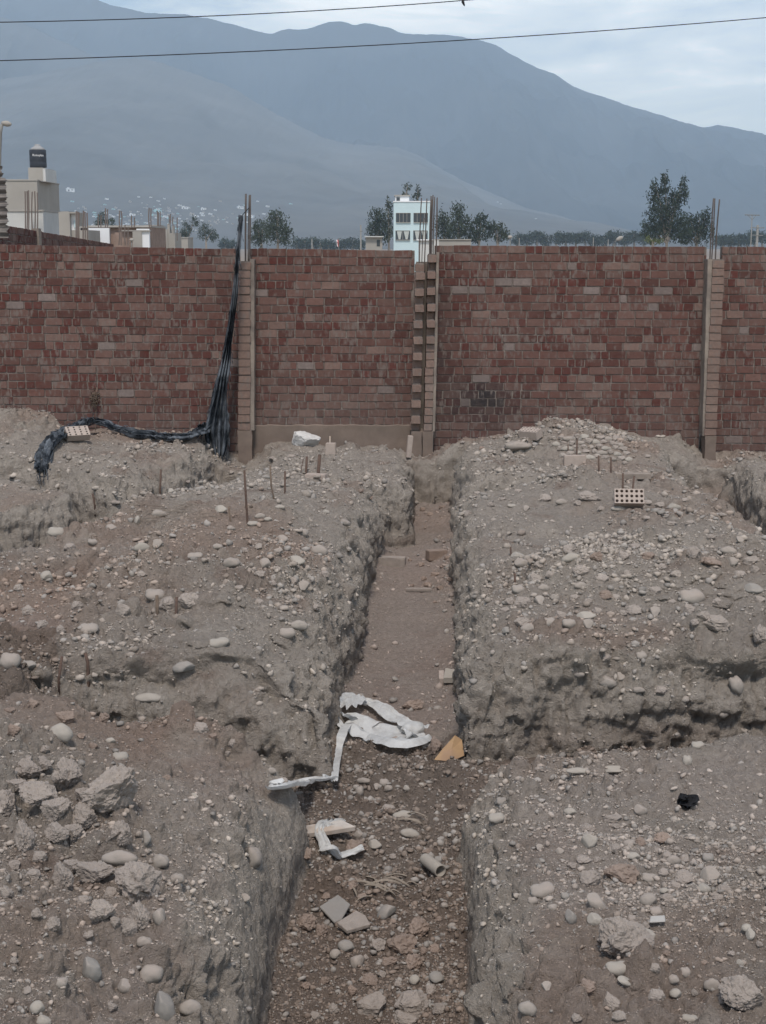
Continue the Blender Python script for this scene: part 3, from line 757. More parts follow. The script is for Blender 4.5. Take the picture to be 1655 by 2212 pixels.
# white plastic sheet lying in the trench
def gp(px, py, up=.02):
    p, nn_ = hit(px, py); return p + Vector((0, 0, up))
def wpx(px, p): return px / FPX * (p.y)
def plastic():
    base = gp(800, 1600, 0); t = MB()
    def rb(pts, ws, **k):
        P = [gp(a, b, k.get('up', .03)) for a, b in pts]; k.pop('up', None)
        ribbon(t, [p - base for p in P], [wpx(w_, P[i]) for i, w_ in enumerate(ws)], **k)
    rb([(772, 1522), (800, 1530), (835, 1552), (870, 1572), (905, 1590)], [20, 34, 46, 50, 50], n=11, fold=.012, seed=21, crumple=.06, up=.05)
    rb([(742, 1548), (758, 1530), (775, 1522)], [50, 70, 40], n=11, fold=.02, seed=22, crumple=.07, up=.07)
    rb([(740, 1560), (765, 1572), (795, 1590), (830, 1603), (870, 1612), (922, 1604)], [50, 78, 112, 124, 96, 26], n=17, fold=.014, seed=23, crumple=.085, up=.05, freq=1.6)
    Vi, Fi = ico(3); c_ = gp(893, 1590, .05) - base; s_ = c_.length
    k_ = 1 + .28 * fbm(Vi[:, 0] * 1.6, Vi[:, 1] * 1.6, Vi[:, 2] * 1.6, 3, 77) - .16 * np.abs(fbm(Vi[:, 0] * 3, Vi[:, 1] * 3, Vi[:, 2] * 3, 2, 79))
    q_ = Vi * k_[:, None] * np.array([.085, .09, .055])
    t.add([tuple(Vector(v) + c_) for v in q_.tolist()], [tuple(f) for f in Fi.tolist()])
    rb([(760, 1585), (742, 1583), (732, 1570), (728, 1556)], [18, 20, 14, 12], n=7, fold=.01, seed=25, crumple=.03, up=.05)
    rb([(748, 1585), (738, 1610), (733, 1640), (727, 1675), (722, 1708)], [24, 22, 15, 15, 18], n=7, fold=.008, seed=26, crumple=.02, up=.07)
    rb([(728, 1706), (700, 1707), (660, 1712), (615, 1722), (590, 1722)], [16, 30, 46, 54, 44], n=9, fold=.012, seed=27, crumple=.05, up=.07)
    o = t.build('plastic_sheet', M['plastic'], loc=base, smooth=True)
    tag(o, 'twisted strip of dirty white plastic sheet lying across the trench floor', 'plastic sheet')
    base = gp(735, 1835, 0); t = MB()
    def rc(pts, ws, up, **k):
        P = [gp(a, b, up) for a, b in pts]
        ribbon(t, [p - base for p in P], [wpx(w_, P[i]) for i, w_ in enumerate(ws)], **k)
    rc([(738, 1808), (720, 1803), (702, 1812), (694, 1830), (704, 1848), (728, 1857), (758, 1858), (784, 1853)], [44, 46, 34, 30, 36, 36, 30, 16], .05, n=13, fold=.02, seed=31, crumple=.1)
    rc([(705, 1812), (728, 1806), (740, 1818)], [20, 26, 12], .08, n=9, fold=.02, seed=33, crumple=.06)
    o = t.build('plastic_bag', M['plastic'], loc=base, smooth=True); tag(o, 'small crumpled white plastic bag below the wooden board in the trench', 'plastic bag')
plastic()

def slab_obj(name, mat_, corners, th, label, cat, up=.01, bevel=.003, jag=0, group=None):
    """flat piece with the outline given in picture units, resting on the ground"""
    am = sum(a for a, b in corners) / len(corners); bm_ = sum(b for a, b in corners) / len(corners)
    hc = gp(am, bm_, up); P = []
    for a, b in corners:
        r__ = ray(a, b); tilt_ = .12; k_ = (hc.z - CZ - tilt_ * hc.y) / (r__.z - tilt_ * r__.y) if True else 0
        P.append(Vector((0, 0, CZ)) + r__ * k_)
    # fit: common plane through mean height, gentle tilt of the first three
    c = sum(P, Vector()) / len(P); nn_ = (P[1] - P[0]).cross(P[2] - P[0])
    if nn_.z < 0: nn_ = -nn_
    nn_ = nn_.normalized()
    Q = [p - nn_ * ((p - c).dot(nn_)) - c for p in P]
    mb = MB(); k = len(Q); mb.add([tuple(q_ + nn_ * th) for q_ in Q] + [tuple(q_) for q_ in Q], [tuple(range(k))] + [tuple(range(2 * k - 1, k - 1, -1))] + [((i + 1) % k, i, k + i, k + (i + 1) % k) for i in range(k)])
    o = mb.build(name, mat_, loc=c)
    bm = bmesh.new(); bm.from_mesh(o.data); bmesh.ops.recalc_face_normals(bm, faces=bm.faces)
    if bevel: bmesh.ops.bevel(bm, geom=list(bm.edges), offset=bevel, segments=1, affect='EDGES')
    bm.to_mesh(o.data); bm.free()
    tag(o, label, cat, group); return o
slab_obj('wooden_board', M['wood'], [(640, 1812), (640, 1796), (738, 1780), (768, 1795), (700, 1806)], .03, 'dusty flat wooden board lying across the trench above the small plastic bag', 'board', up=.05)
slab_obj('tile_fragment', M['tile'], [(690, 1962), (730, 1936), (757, 1957), (738, 1990), (722, 1996)], .012, 'smooth dark grey tile fragment tilted on the near trench floor', 'tile', up=.05)
slab_obj('concrete_fragment', M['rock'], [(728, 2000), (770, 1974), (790, 1985), (800, 2004), (750, 2018)], .022, 'flat grey concrete fragment leaning below the dark tile', 'concrete piece', up=.04)
slab_obj('brick_fragment', M['cobble_pale'], [(958, 1476), (962, 1455), (994, 1460), (997, 1476)], .05, 'pale broken brick piece lying against the right trench side', 'brick', up=.03)
slab_obj('brick_fragment', M['hbrick'], [(948, 1478), (948, 1460), (959, 1460), (959, 1478)], .05, 'small pale brick chip just left of the pale broken brick', 'brick', up=.02)
slab_obj('tile_fragment', M['white'], [(1403, 1995), (1405, 1982), (1436, 1980), (1438, 1993)], .008, 'little white rectangular tile fragment in the right foreground rubble', 'tile', up=.02)
def card():
    base = gp(975, 1625, 0); mb = MB()
    top = [W(983, 1588, base.y - .08), W(998, 1598, base.y - .07), W(1003, 1632, base.y - .14), W(975, 1645, base.y - .2), W(938, 1641, base.y - .17), W(956, 1618, base.y - .11)]
    top = [p - base for p in top]; mid = sum(top, Vector()) / 6 + Vector((0, -.012, .008))
    nn_ = Vector((0, .006, -.003))
    vs = [tuple(p) for p in top] + [tuple(mid)] + [tuple(p + nn_) for p in top] + [tuple(mid + nn_)]
    fs = [((i + 1) % 6, i, 6) for i in range(6)] + [(7 + i, 7 + (i + 1) % 6, 13) for i in range(6)] + [(i, (i + 1) % 6, 7 + (i + 1) % 6, 7 + i) for i in range(6)]
    mb.add(vs, fs); o = mb.build('cardboard_scrap', M['card'], loc=base); tag(o, 'folded brown cardboard scrap propped against the right trench side', 'cardboard')
    base = gp(990, 1597, 0); mb = MB()
card()
def pipe():
    a, b = gp(917, 1870, .04), gp(952, 1897, .04); base = (a + b) / 2; d = (b - a).normalized(); a, b = a - base, b - base
    r_ = .035; mb = MB(); mb.mi = 0
    n_ = 20; u = d.cross(Vector((0, 0, 1))).normalized(); v_ = d.cross(u); vs = []; fs = []
    rings = [(a, .2 * r_), (a, r_ * .93), (a + d * .01, r_), (b - d * .004, r_), (b, r_ * .96), (b, r_ * .82), (b - d * .05, r_ * .8), (b - d * .05, .001)]
    for (c, rr_) in rings:
        for k in range(n_):
            t = 6.2832 * k / n_; vs.append(c + (u * math.cos(t) + v_ * math.sin(t)) * rr_)
    for i in range(len(rings) - 1):
        for k in range(n_): fs.append((i * n_ + k, i * n_ + (k + 1) % n_, (i + 1) * n_ + (k + 1) % n_, (i + 1) * n_ + k))
    mb.add(vs, fs); o = mb.build('pipe_stub', M['cobble_pale'], loc=base, smooth=True); tag(o, 'short pale round pipe stub with a dark open end on the trench floor', 'pipe')
pipe()

# ---------------------------------------------------------------- bricks lying about
def hollow_brick(px, py, label, rz, tilt, face='top', L_=.24, W_=.13, H_=.09, matk='hbrick', holes=(6, 3), Yfix=None, sink=.01):
    """clay brick pierced by real holes through its large face"""
    nx, ny = holes; r_ = min(L_ / nx, W_ / ny) * .33
    bm = bmesh.new(); seg = 8; top = []; cells = []
    def ring(cx, cy, z):
        return [bm.verts.new((cx + r_ * math.cos(2 * math.pi * (k + .5) / seg), cy + r_ * math.sin(2 * math.pi * (k + .5) / seg), z)) for k in range(seg)]
    cw, cd = L_ / nx, W_ / ny
    def sq(cx, cy, z):
        hx, hy = cw / 2, cd / 2
        pts = [(hx, hy * .41), (hx * .41, hy), (-hx * .41, hy), (-hx, hy * .41), (-hx, -hy * .41), (-hx * .41, -hy), (hx * .41, -hy), (hx, -hy * .41)]
        return pts
    for i in range(nx):
        for j in range(ny):
            cx, cy = -L_ / 2 + cw * (i + .5), -W_ / 2 + cd * (j + .5)
            for z in (0, H_):
                rg = ring(cx, cy, z); pt = [bm.verts.new((cx + a, cy + b, z)) for a, b in sq(cx, cy, z)]
                co = [bm.verts.new((cx + a * cw / 2, cy + b * cd / 2, z)) for a, b in ((1, 1), (-1, 1), (-1, -1), (1, -1))]
                for k in range(seg): bm.faces.new((rg[k], pt[k], pt[(k + 1) % seg], rg[(k + 1) % seg]) if z else (rg[(k + 1) % seg], pt[(k + 1) % seg], pt[k], rg[k]))
                for q_, (p1, p2) in enumerate(((0, 1), (2, 3), (4, 5), (6, 7))):
                    f = (pt[p1], co[q_], pt[p2]); bm.faces.new(f if z else f[::-1])
                if z == 0: r0 = rg
                else:
                    for k in range(seg): bm.faces.new((r0[(k + 1) % seg], r0[k], rg[k], rg[(k + 1) % seg]))
    x, y = L_ / 2, W_ / 2
    for (a, b, c, d) in (((-x, -y, 0), (x, -y, 0), (x, -y, H_), (-x, -y, H_)), ((x, -y, 0), (x, y, 0), (x, y, H_), (x, -y, H_)), ((x, y, 0), (-x, y, 0), (-x, y, H_), (x, y, H_)), ((-x, y, 0), (-x, -y, 0), (-x, -y, H_), (-x, y, H_))):
        bm.faces.new([bm.verts.new(p) for p in (a, b, c, d)])
    bmesh.ops.remove_doubles(bm, verts=bm.verts, dist=.0004); bmesh.ops.recalc_face_normals(bm, faces=bm.faces)
    me = bpy.data.meshes.new('hollow_brick'); bm.to_mesh(me); bm.free(); me.materials.append(M[matk])
    o = bpy.data.objects.new('hollow_brick', me); COL.objects.link(o)
    p = gp(px, py, 0) if Yfix is None else W(px, py, Yfix)
    o.rotation_euler = (tilt, 0, rz); o.location = p + Vector((0, 0, -sink)) 
    tag(o, label, 'brick'); return o
hollow_brick(1357, 1092, 'hollow clay brick showing three rows of round holes, on the right mound', R(-4), R(58), L_=.28, W_=.15, H_=.1, sink=-.055)
hollow_brick(166, 952, 'hollow clay brick with round holes resting by the black netting on the left mound', R(28), R(38), L_=.3, W_=.17, H_=.1, holes=(4, 4), sink=-.06)
hollow_brick(1147, 950, 'half buried perforated brick on top of the far right rubble heap', R(-38), R(18), L_=.27, W_=.14, H_=.11, holes=(6, 3), sink=-.03)
def plain_brick(px, py, size, rz, label, matk='hbrick', tilt=(0, 0), sink=.02):
    a, b, c = size; mb = MB()
    mb.box((-a / 2, -b / 2, 0), (a / 2, b / 2, c)); o = mb.build('brick', M[matk], bevel=.006)
    # two shallow mortar scars so the faces are not clean
    o.location = gp(px, py, -sink); o.rotation_euler = (tilt[0], tilt[1], rz); tag(o, label, 'brick'); return o
plain_brick(1241, 1003, (.26, .1, .13), R(2), 'solid dusty brick on edge in front of the far right rubble heap')
plain_brick(715, 980, (.13, .09, .16), R(-5), 'short brick end standing beside the white slab rock')
plain_brick(683, 1033, (.24, .12, .07), R(-12), 'flat brick lying at the foot of the two thick rebar stakes')
plain_brick(1345, 1030, (.62, .14, .06), R(0), 'long flat block lying under two thin rebars on the right mound', 'concrete')
plain_brick(843, 1222, (.34, .12, .13), R(-8), 'grey block lying against the left side of the far trench', 'rock', sink=.03)
plain_brick(943, 1205, (.22, .12, .11), R(20), 'dusty brick among the rubble by the far right trench side', 'clod')
plain_brick(905, 1276, (.26, .08, .03), R(-3), 'thin pale brick slice lying flat mid trench', 'rock', sink=.005)
plain_brick(882, 985, (.07, .1, .3), R(4), 'narrow brick stub leaning against the double pillar footing', 'hbrick', tilt=(0, R(6)))

# ---------------------------------------------------------------- stakes, sticks
def stake(pts, r_, label, name='rebar_stake', matk='rust', group=None, cat='rebar', extra=None):
    """pts in picture units, last one is where it enters the ground"""
    p, _ = hit(*pts[-1]); Y = p.y
    P = [W(a, b, Y) - p for a, b in pts]; P = [P[0]] + P[1:-1] + [Vector((0, 0, 0)), Vector((0, 0, -.12))]
    mb = MB(); mb.tube(P, r_, 7)
    if extra: extra(mb, P, Y)
    o = mb.build(name, M[matk], loc=p, smooth=True); tag(o, label, cat, group); return o
stake([(347.5, 1014), (346, 1066)], .012, 'single thick rebar stake at the back left of the left mound')
stake([(528, 1016), (531, 1070), (535, 1132)], .010, 'tallest thin rebar stake on the left mound, leaning slightly right')
stake([(584, 1006), (586, 1050), (592, 1078)], .009, 'crooked thin stake between the tall stake and the straight one', 'wooden_stake', 'stick', cat='stake')
stake([(616, 1018), (615.5, 1066)], .010, 'straight thin stake right of the crooked one on the left mound')
stake([(663, 986), (661, 1024)], .014, 'left and shorter of the two thick rebars standing by the flat brick')
stake([(691, 982), (687, 1029)], .020, 'right and thicker of the two thick rebars standing by the flat brick')
stake([(655, 992), (649, 1024)], .005, 'thin slanted wire just left of the two thick rebars', 'wire', cat='wire')
stake([(713, 942), (712.5, 975)], .009, 'slender pale stake in front of the short brick end beside the white slab', 'wooden_stake', 'wood', cat='stake')
stake([(494, 1094), (498, 1126)], .008, 'short twig left of the tall rebar stake', 'twig', 'stick', cat='stick')
stake([(200, 1066), (205, 1092)], .011, 'short rusty rebar poking out of the far left trench')
stake([(184, 1410), (190, 1432), (190, 1475)], .011, 'bent dark rebar stake, thickest on the left mound foreground')
stake([(134, 1418), (127, 1468)], .009, 'thin rusty rebar leaning right, left of the bent dark rebar')
stake([(339, 1286), (340, 1325)], .012, 'left of two short stubs in the stones, with a splintered side', 'wooden_stake', 'stick', cat='stake')
stake([(382, 1290), (380, 1328)], .010, 'right of two short stubs in the stones beside the angular rock')
stake([(1247, 950), (1246, 986)], .011, 'single rebar rising from the far right rubble heap behind the solid brick')
stake([(1227, 960), (1228, 978)], .008, 'very short rebar left of the single rebar in the far right heap')
stake([(1293, 984), (1294, 1020)], .010, 'left one of the two rebars behind the long flat block')
stake([(1320, 988), (1320, 1020)], .010, 'right one of the two rebars behind the long flat block')
stake([(1346, 1022), (1345, 1066)], .010, 'left one of the two thin rebars behind the hollow brick')
stake([(1370, 1028), (1366, 1066)], .010, 'right one of the two thin rebars behind the hollow brick')
stake([(1103, 1182), (1104, 1202)], .008, 'tiny rebar end on the rubble crest right of the trench')
stake([(1112, 1238), (1113, 1262)], .009, 'rusty rebar end among cobbles right of the trench')
stake([(1250, 946), (1247, 952), (1240, 960)], .004, 'thin twig tip over the single rebar of the far right heap', 'twig', 'stick', cat='stick')
def weed(mb, P, Y):
    for q_ in range(70):
        c = Vector((random.gauss(.0, .03), random.gauss(0, .03), random.gauss(.46, .06)))
        e = c + Vector((random.uniform(-.05, .05), random.uniform(-.03, .03), random.uniform(-.08, .03)))
        mb.tube([c, (c + e) / 2 + Vector((.01, 0, .01)), e], .005, 4)
stake([(209, 836), (208, 870), (206, 930)], .006, 'tall dry weed stem with a dark seed clump in front of the left wall', 'dry_weed', 'stick', cat='weed', extra=weed)
# black rag, straw litter, white chips
def rag():
    p, _ = hit(1487, 1746); mb = MB()
    for q_ in range(5):
        pts = [(random.uniform(-.04, .04), random.uniform(-.03, .03), .01 + random.uniform(0, .05)) for _ in range(4)]
        ribbon(mb, pts, [.03, .05, .045, .02], 7, fold=.012, seed=50 + q_, crumple=.02)
    o = mb.build('black_rag', M['black'], loc=p, smooth=True); tag(o, 'small scrunched black rag on the bare right foreground', 'rag')
rag()
def husks():
    for (cx, cy, lab, n_, sp, mk) in ((835, 1920, 'shredded pale paper and husk litter across the near trench floor', 16, 34, 'straw'), (895, 1775, 'curled dry husk lying beside pale stones in the trench', 3, 10, 'straw')):
        base, _ = hit(cx, cy); mb = MB()
        for q_ in range(n_):
            a = cx + random.gauss(0, sp); b = cy + random.gauss(0, sp * .35)
            p = gp(a, b, .012) - base; th = random.gauss(-.5, .5); l_ = random.uniform(.03, .085)
            d = Vector((math.cos(th), math.sin(th), 0)) * l_
            ribbon(mb, [p - d, p - d * .3 + Vector((0, 0, .02)), p + d * .3 + Vector((0, 0, .018)), p + d], [.004, .013, .012, .003], 5, fold=.006, seed=int(random.random() * 900), crumple=.012, freq=1)
        o = mb.build('dry_husks', M[mk], loc=base, smooth=True); tag(o, lab, 'litter')
husks()
def straw_patch():
    base, _ = hit(380, 1100); mb = MB()
    for q_ in range(60):
        a = random.gauss(370, 45); b = random.gauss(1112, 13); p = gp(a, b, .008) - base
        th = random.gauss(.1, .5); d = Vector((math.cos(th), math.sin(th) * .6, 0)) * random.uniform(.04, .13)
        mb.tube([p - d, p + Vector((0, 0, .012)), p + d], .002, 4)
    o = mb.build('straw_litter', M['straw'], loc=base); tag(o, 'thin pale straw strewn on top of the left mound', kind='stuff')
straw_patch()
# ================================================================ stones
def cobble_shape(seed, sub=3):
    V_, F_ = ico(sub); rr = np.random.default_rng(seed)
    k = 1 + .34 * fbm(V_[:, 0] * 1.1 + seed, V_[:, 1] * 1.1, V_[:, 2] * 1.1, 2, seed) + .06 * fbm(V_[:, 0] * 4, V_[:, 1] * 5, V_[:, 2] * 5, 2, seed + 3)
    for q_ in range(2):
        n_ = rr.normal(size=3); n_ /= np.linalg.norm(n_); dd = V_ @ n_; k = np.where(dd > .72, k * (1 - .35 * (dd - .72)), k)
    return V_ * k[:, None], F_
def rock_shape(seed, sub=3, rough=.1):
    V_, F_ = ico(sub); rr = np.random.default_rng(seed)
    for q_ in range(11):
        n_ = rr.normal(size=3); n_ /= np.linalg.norm(n_); c = rr.uniform(.52, .88); dd = V_ @ n_
        V_ = V_ - np.maximum(dd - c, 0)[:, None] * n_[None] * .84
    k = 1 + rough * fbm(V_[:, 0] * 2.2 + seed, V_[:, 1] * 2.2, V_[:, 2] * 2.2, 3, seed) + rough * .8 * fbm(V_[:, 0] * 6, V_[:, 1] * 6, V_[:, 2] * 6, 4, seed + 9) + rough * .35 * fbm(V_[:, 0] * 15, V_[:, 1] * 15, V_[:, 2] * 15, 3, seed + 5)
    V_ = V_ * k[:, None]; return V_ / np.abs(V_).max(0)[None] * .95, F_
LIB = {}
def lib(kind, i):
    key = (kind, i)
    if key not in LIB:
        if kind in ('c', 'b', 'p'): V_, F_ = cobble_shape(300 + i) if i % 2 else rock_shape(330 + i, 4, .06)
        elif kind == 'S': V_, F_ = rock_shape(506 + i, 4, .10)
        elif kind == 'R': V_, F_ = rock_shape(500 + i, 5, .24)
        else: V_, F_ = rock_shape(400 + i * 3, 4, .26 if kind == 'd' else .2)
        me = bpy.data.meshes.new('stone'); me.from_pydata(V_.tolist(), [], F_.tolist()); me.update()
        me.shade_smooth() if kind in ('c', 'b', 'p') else None
        me.materials.append({'c': M['cobble'], 'b': M['cobble_blue'], 'p': M['cobble_pale'], 'r': M['rock'], 'R': M['rock'], 'd': M['clod'], 'S': M['slab']}[kind]); LIB[key] = me
    return LIB[key]
NAME = {'c': ('cobble', 'stone'), 'b': ('cobble', 'stone'), 'p': ('cobble', 'stone'), 'r': ('rock', 'rock'), 'R': ('rock', 'rock'), 'd': ('clod', 'clod'), 'S': ('rock', 'rock')}
SR = random.Random(21)
CENT = []
def stone(px_, py_, w_, h_, kind, label, group=None, rot=None, sink=.3, asp=None):
    p, n_ = hit(px_, py_ + h_ * .25)
    if p is None: return None
    if kind == 'R': w_ *= 1.15; h_ *= 1.15; sink *= .6
    s = (p - Vector((0, 0, CZ))).length / FPX; a = w_ * s / 2; c = h_ * s / 2
    b = (a + c) / 2 * SR.uniform(.85, 1.15) if asp is None else a * asp
    c = min(c, a * 1.6) * .98
    nm, cat = NAME[kind]
    o = bpy.data.objects.new(nm, lib(kind, SR.randint(0, 7 if kind in 'cr' else 4))); COL.objects.link(o)
    o.scale = (a, b, c * 1.05)
    rz = SR.uniform(-.25, .25) if rot is None else 0
    o.rotation_euler = (SR.uniform(-.12, .12), (-R(rot) if rot is not None else SR.uniform(-.1, .1)), rz)
    o.location = p + Vector((0, 0, c * (1 - sink * 2) * .9 + 0)) + Vector((0, b * .25, 0))
    tag(o, label, cat, group); CENT.append((p.x, p.y)); return o
# single stones someone could point at
ONE = [
 (657, 948, 76, 52, 'S', 'big white slab rock leaning at the wall foot between the pillars', 8),
 (235, 1731, 96, 132, 'R', 'largest pale boulder of the left foreground rock pile, elongated and slanting', -55),
 (145, 1684, 62, 68, 'R', 'upright grey rock at the top of the left foreground pile', None),
 (59, 1672, 58, 46, 'R', 'grey rock at the upper left of the left foreground pile', None),
 (90, 1724, 96, 46, 'R', 'long flat grey rock across the left foreground pile', -12),
 (121, 1756, 62, 58, 'R', 'angular grey block in the middle of the left foreground pile', None),
 (184, 1772, 64, 56, 'R', 'angular grey block resting against the slanting pale boulder', None),
 (14, 1750, 58, 64, 'R', 'large grey rock cut by the left edge of the picture', None),
 (51, 1817, 40, 70, 'R', 'upright narrow grey rock below the left edge rock', 5),
 (266, 1809, 50, 56, 'R', 'rounded pale rock just below the slanting boulder', None),
 (258, 1855, 62, 32, 'c', 'smooth flat oval cobble below the left foreground pile', 0),
 (204, 1891, 80, 50, 'R', 'broad dirty rock left of the smooth oval cobble', -8),
 (301, 1920, 80, 100, 'R', 'big craggy lump near the front of the left foreground block', 50),
 (347, 1860, 34, 34, 'c', 'round grey cobble on the tip of the craggy lump', None),
 (317, 1812, 24, 36, 'b', 'small bluish upright cobble right of the left foreground pile', 0),
 (548, 1850, 34, 58, 'c', 'smooth grey cobble stuck in the edge of the left trench side', 15),
 (198, 2093, 44, 60, 'b', 'smooth egg shaped blue grey cobble on the bare lower left slope', 10),
 (356, 2172, 46, 84, 'b', 'large half buried smooth cobble at the bottom of the left slope', 8),
 (325, 2106, 44, 40, 'c', 'rounded dusty cobble above the large half buried one', 25),
 (82, 2178, 36, 32, 'p', 'pale square stone near the lower left corner', None),
 (131, 1584, 42, 40, 'p', 'pinkish round cobble at the left, below the bent dark rebar', None),
 (102, 1245, 33, 27, 'p', 'pale round cobble alone on the left mound slope', None),
 (20, 1426, 42, 40, 'c', 'big round cobble at the left edge beside a bluish flat one', None),
 (64, 1437, 46, 20, 'b', 'flat bluish cobble right of the big round one at the left edge', 0),
 (619, 1366, 35, 26, 'c', 'smooth oval cobble on the rim of the left mound, left one of a pair', 0),
 (646, 1351, 34, 23, 'c', 'smooth oval cobble on the rim of the left mound, right one of a pair', 0),
 (470, 1388, 48, 26, 'p', 'pale flat cobble above the overhanging crust of the left mound', 10),
 (399, 1441, 58, 28, 'b', 'bluish grey stone set in the crust of the left mound', 12),
 (407, 1297, 52, 42, 'r', 'angular rock right of the two short stubs on the left mound', None),
 (321, 1508, 48, 20, 'p', 'pale flat stone at the head of the left foreground block', 0),
 (140, 1549, 48, 40, 'd', 'large brown clod left of the pinkish cobble', None),
 (1492, 1288, 54, 40, 'c', 'large rounded boulder on the right mound slope', None),
 (1546, 1346, 68, 38, 'r', 'long rounded rock to the lower right of the large boulder', -8),
 (1644, 1372, 46, 46, 'r', 'angular rock cut by the right edge of the picture', None),
 (1630, 1272, 44, 24, 'b', 'bluish oval cobble near the right edge', -12),
 (1268, 1330, 46, 20, 'p', 'long pale cobble in the row at the lip of the right mound', 0),
 (1228, 1345, 30, 24, 'c', 'round cobble below the long pale one at the lip of the right mound', None),
 (1234, 1205, 34, 20, 'p', 'pale cobble on the crest of the right rubble slope', 15),
 (1501, 1192, 38, 38, 'r', 'pointed rock on the right mound crest', 40),
 (1541, 1214, 56, 22, 'd', 'long brown slab beside the pointed rock', -14),
 (1314, 1472, 42, 28, 'c', 'rounded stone jutting from the right block face', None),
 (1590, 1477, 28, 44, 'c', 'upright smooth cobble stuck in the right block face', 20),
 (1343, 1890, 80, 56, 'd', 'big brown clod in the middle of the right foreground rubble', -10),
 (1275, 1816, 40, 34, 'p', 'smooth pale oval cobble at the upper left of the right foreground rubble', 25),
 (1273, 1899, 56, 36, 'r', 'angular rock left of the big brown clod', None),
 (1403, 1946, 44, 34, 'c', 'smooth round cobble below the big brown clod', None),
 (1537, 1892, 46, 42, 'c', 'largest smooth round cobble at the right of the foreground rubble', None),
 (1523, 1919, 30, 20, 'p', 'small pale oval cobble just below the largest round one', 0),
 (1480, 1896, 46, 40, 'r', 'angular block left of the largest round cobble', None),
 (1292, 1952, 62, 34, 'c', 'long wedge shaped cobble pointing down right in the foreground rubble', -38),
 (1170, 1923, 52, 36, 'c', 'smooth dusty cobble near the rim of the right foreground block', 15),
 (1352, 2043, 124, 76, 'R', 'largest flat pale rock in the right foreground', -12),
 (1333, 2091, 52, 32, 'p', 'smooth pale cobble directly below the largest flat rock', 4),
 (1607, 2158, 98, 68, 'R', 'big angular rock at the lower right corner', -8),
 (1071, 1766, 34, 23, 'p', 'pale oval cobble on the near rim right of the trench', 8),
 (1084, 1731, 26, 22, 'b', 'dark bluish cobble on the near rim above the pale oval one', None),
 (1331, 1662, 64, 16, 'p', 'long pale flat stone on the far edge of the right foreground block', 0),
 (1249, 1666, 42, 14, 'p', 'short pale flat stone left of the long one on the far edge', 0),
 (1507, 1609, 28, 18, 'p', 'pale stone at the raised far edge on the right', None),
 (1484, 1642, 20, 28, 'p', 'pale rounded stone where the far edge steps up on the right', None),
 (1434, 1810, 44, 28, 'd', 'brown stone at the upper right of the foreground rubble', None),
 (1352, 2120, 38, 15, 'p', 'slim pale stick shaped stone below the smooth pale cobble', -20),
 (837, 1970, 54, 30, 'b', 'dark elongated cobble beside the grey tile in the trench', 38),
 (870, 2042, 68, 52, 'd', 'largest reddish clod on the near trench floor', None),
 (902, 2006, 52, 44, 'd', 'reddish clod behind the largest one in the trench', None),
 (891, 2082, 44, 40, 'd', 'reddish clod in front of the largest one in the trench', None),
 (662, 1994, 44, 42, 'd', 'brown clod at the left trench side near the tile', None),
 (750, 2046, 44, 28, 'b', 'smooth grey cobble left of the reddish clods in the trench', -15),
 (801, 2118, 46, 30, 'd', 'flat reddish stone low on the near trench floor', -20),
 (945, 2114, 40, 26, 'b', 'dark smooth cobble by the near right trench side', -18),
 (801, 2170, 70, 58, 'r', 'large pale rock at the bottom of the trench, left one', None),
 (888, 2172, 76, 56, 'r', 'large pale rock at the bottom of the trench, right one', None),
 (872, 2202, 66, 30, 'r', 'rock cut by the bottom edge in the trench', None),
 (662, 1845, 38, 34, 'd', 'brown clod under the left end of the wooden board', None),
 (766, 1832, 54, 36, 'd', 'brown clod wrapped by the small plastic bag', -10),
 (948, 1857, 24, 19, 'b', 'small dark round cobble above the pipe stub', None),
 (979, 2002, 25, 18, 'c', 'small cobble against the near right trench side', None),
 (854, 1468, 20, 11, 'b', 'flat dark pebble alone on the trodden trench floor', -35),
 (893, 1524, 52, 30, 'd', 'brown clod above the plastic sheet in the trench', None),
 (939, 1610, 36, 40, 'd', 'crumbly brown clod left of the cardboard scrap', None),
 (1290, 1076, 0, 0, '', '', None),
 (1270, 1072, 62, 24, 'r', 'broad flat rock left of the hollow brick on the right mound', -6),
 (1459, 1094, 32, 17, 'p', 'smooth pale cobble right of the hollow brick', 0),
 (1337, 1099, 27, 14, 'p', 'pale cobble just below the hollow brick', 0),
 (1118, 962, 58, 22, 'c', 'smooth flat boulder on the left shoulder of the far right heap', 0),
 (298, 1125, 16, 26, 'p', 'small pale pointed stone on the left mound top', 0),
 (345, 1108, 40, 18, 'c', 'rounded boulder behind the small pale pointed stone', 0),
 (478, 1100, 30, 20, 'p', 'pale boulder near the foot of the tall rebar stake', 0),
 (332, 947, 22, 14, 'p', 'grey stone lying against the trailing netting', 0),
]
for (a, b, w_, h_, k_, lab, rot) in ONE:
    if w_: stone(a, b, w_, h_, k_, lab, rot=rot)
